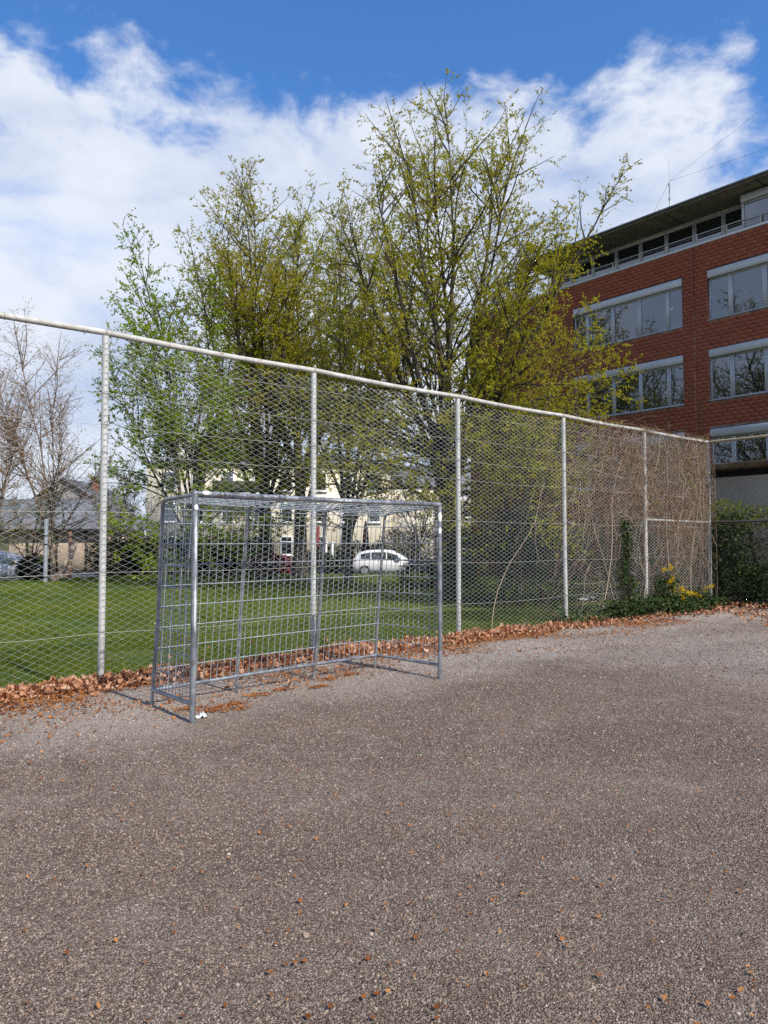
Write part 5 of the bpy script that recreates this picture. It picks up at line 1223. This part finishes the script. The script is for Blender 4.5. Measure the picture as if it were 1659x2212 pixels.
sp_ = ng.nodes.new('GeometryNodeSetPosition'); nz = ng.nodes.new('ShaderNodeTexNoise'); nz.inputs['Scale'].default_value = 1.1
sb = ng.nodes.new('ShaderNodeVectorMath'); sb.operation = 'SUBTRACT'; sb.inputs[1].default_value = (.5, .5, .5)
mu = ng.nodes.new('ShaderNodeVectorMath'); mu.operation = 'SCALE'; mu.inputs['Scale'].default_value = 1.3
sm = ng.nodes.new('GeometryNodeSetMaterial'); sm.inputs['Material'].default_value = M['chips']
def named(nm):
    x = ng.nodes.new('GeometryNodeInputNamedAttribute'); x.data_type = 'FLOAT_VECTOR'; x.inputs['Name'].default_value = nm
    return [o_ for o_ in x.outputs if o_.enabled and o_.name == 'Attribute'][0]
L_ = ng.links.new
L_(ico.outputs['Mesh'], sp_.inputs['Geometry']); L_(nz.outputs['Color'], sb.inputs[0]); L_(sb.outputs[0], mu.inputs[0]); L_(mu.outputs[0], sp_.inputs['Offset'])
L_(sp_.outputs[0], sm.inputs['Geometry']); L_(sm.outputs[0], ip.inputs['Instance']); L_(gi.outputs[0], ip.inputs['Points'])
L_(named('scl'), ip.inputs['Scale']); L_(named('rot'), ip.inputs['Rotation']); L_(ip.outputs[0], go.inputs[0])
chp.modifiers.new('scatter', 'NODES').node_group = ng
tag(chp, 'loose small grey and tan stone chippings on the pitch', kind='stuff')

# ------------------------------------------------------------------ grass
def blades(n, y0, y1, pw, hgt, wid):
    Y = y0 + (y1 - y0) * rng.uniform(0, 1, n) ** pw; X = rng.uniform(-6, 26, n)
    D_ = X * FW[0] + Y * FW[1]; S_ = X * RT[0] + Y * RT[1]; ok = (np.abs(S_ / D_) < .62) & lawn_keep(np.stack([X, Y, Y], -1)); X, Y = X[ok], Y[ok]; n = len(X)
    tuft = .75 + .35 * np.sin(X * 3.1 + np.sin(Y * 2)) * np.sin(Y * 2.7 + 1) + .2 * np.sin(X * .8) * np.sin(Y * .9); bare = np.sin(X * 1.3 + 2) * np.sin(Y * 1.1 + X * .4) > .72
    h_ = rng.uniform(*hgt, n) * tuft * np.where(bare, .45, 1); a = rng.uniform(0, 6.28, n); w_ = wid * rng.uniform(.7, 1.3, n)
    B = np.stack([X, Y, lawn_z(X, Y) - .01], -1); side = np.stack([np.cos(a), np.sin(a), np.zeros(n)], -1) * w_[:, None]
    tip = B + np.stack([rng.normal(0, .4, n) * h_, rng.normal(0, .4, n) * h_, h_], -1)
    V_ = np.stack([B - side, B + side, tip], 1).reshape(-1, 3); ti = np.clip(.45 + .14 * np.sin(X * .7) * np.sin(Y * .8 + 1) + .10 * np.sin(X * 2.9 + Y) * np.sin(Y * 2.3 - X) + rng.normal(0, .2, n) + .3 * bare, 0, 1)
    return V_, np.arange(n * 3).reshape(-1, 3), np.repeat(ti, 3)
g = MB()
for a in ((230000, 8.55, 13, 1.1, (.05, .11), .0045), (200000, 13, 24, 1.0, (.05, .10), .008), (120000, 24, 46, 1.0, (.05, .09), .014)):
    V_, T_, ti = blades(*a); g.add(V_, tris=T_, tint=ti)
tag(g.build('grass', M['grass']), 'short green lawn grass beyond the fence', kind='stuff')

# ------------------------------------------------------------------ litter on the ground
def crumple(name, label, loc, size, n=9):
    xs_ = np.linspace(-1, 1, n); X, Y = np.meshgrid(xs_, xs_); Z = .5 * np.abs(rng.normal(0, .5, X.shape)) + .25 * (1 - X ** 2) * (1 - Y ** 2)
    V_ = np.stack([X * size[0] + rng.normal(0, size[0] * .06, X.shape), Y * size[1] + rng.normal(0, size[1] * .06, X.shape), Z * size[2]], -1).reshape(-1, 3)
    i = (np.arange(n - 1)[:, None] * n + np.arange(n - 1)[None, :]).ravel(); g = MB(); g.add(V_, np.stack([i, i + 1, i + n + 1, i + n], -1)); o = g.build(name, M['paper']); o.location = loc
    return tag(o, label, 'litter')
crumple('crumpled_paper', 'crumpled white paper at the foot of the near goal post', (2.985, 6.13, .006), (.055, .035, .06))
p_ = (19.0, 13.0); o = crumple('white_sheet', 'crumpled white plastic sheet lying on the lawn behind the vine', (*p_, float(lawn_z(*p_)) + .03), (.75, .16, .16), 11); o.rotation_euler = (0, 0, R(18))
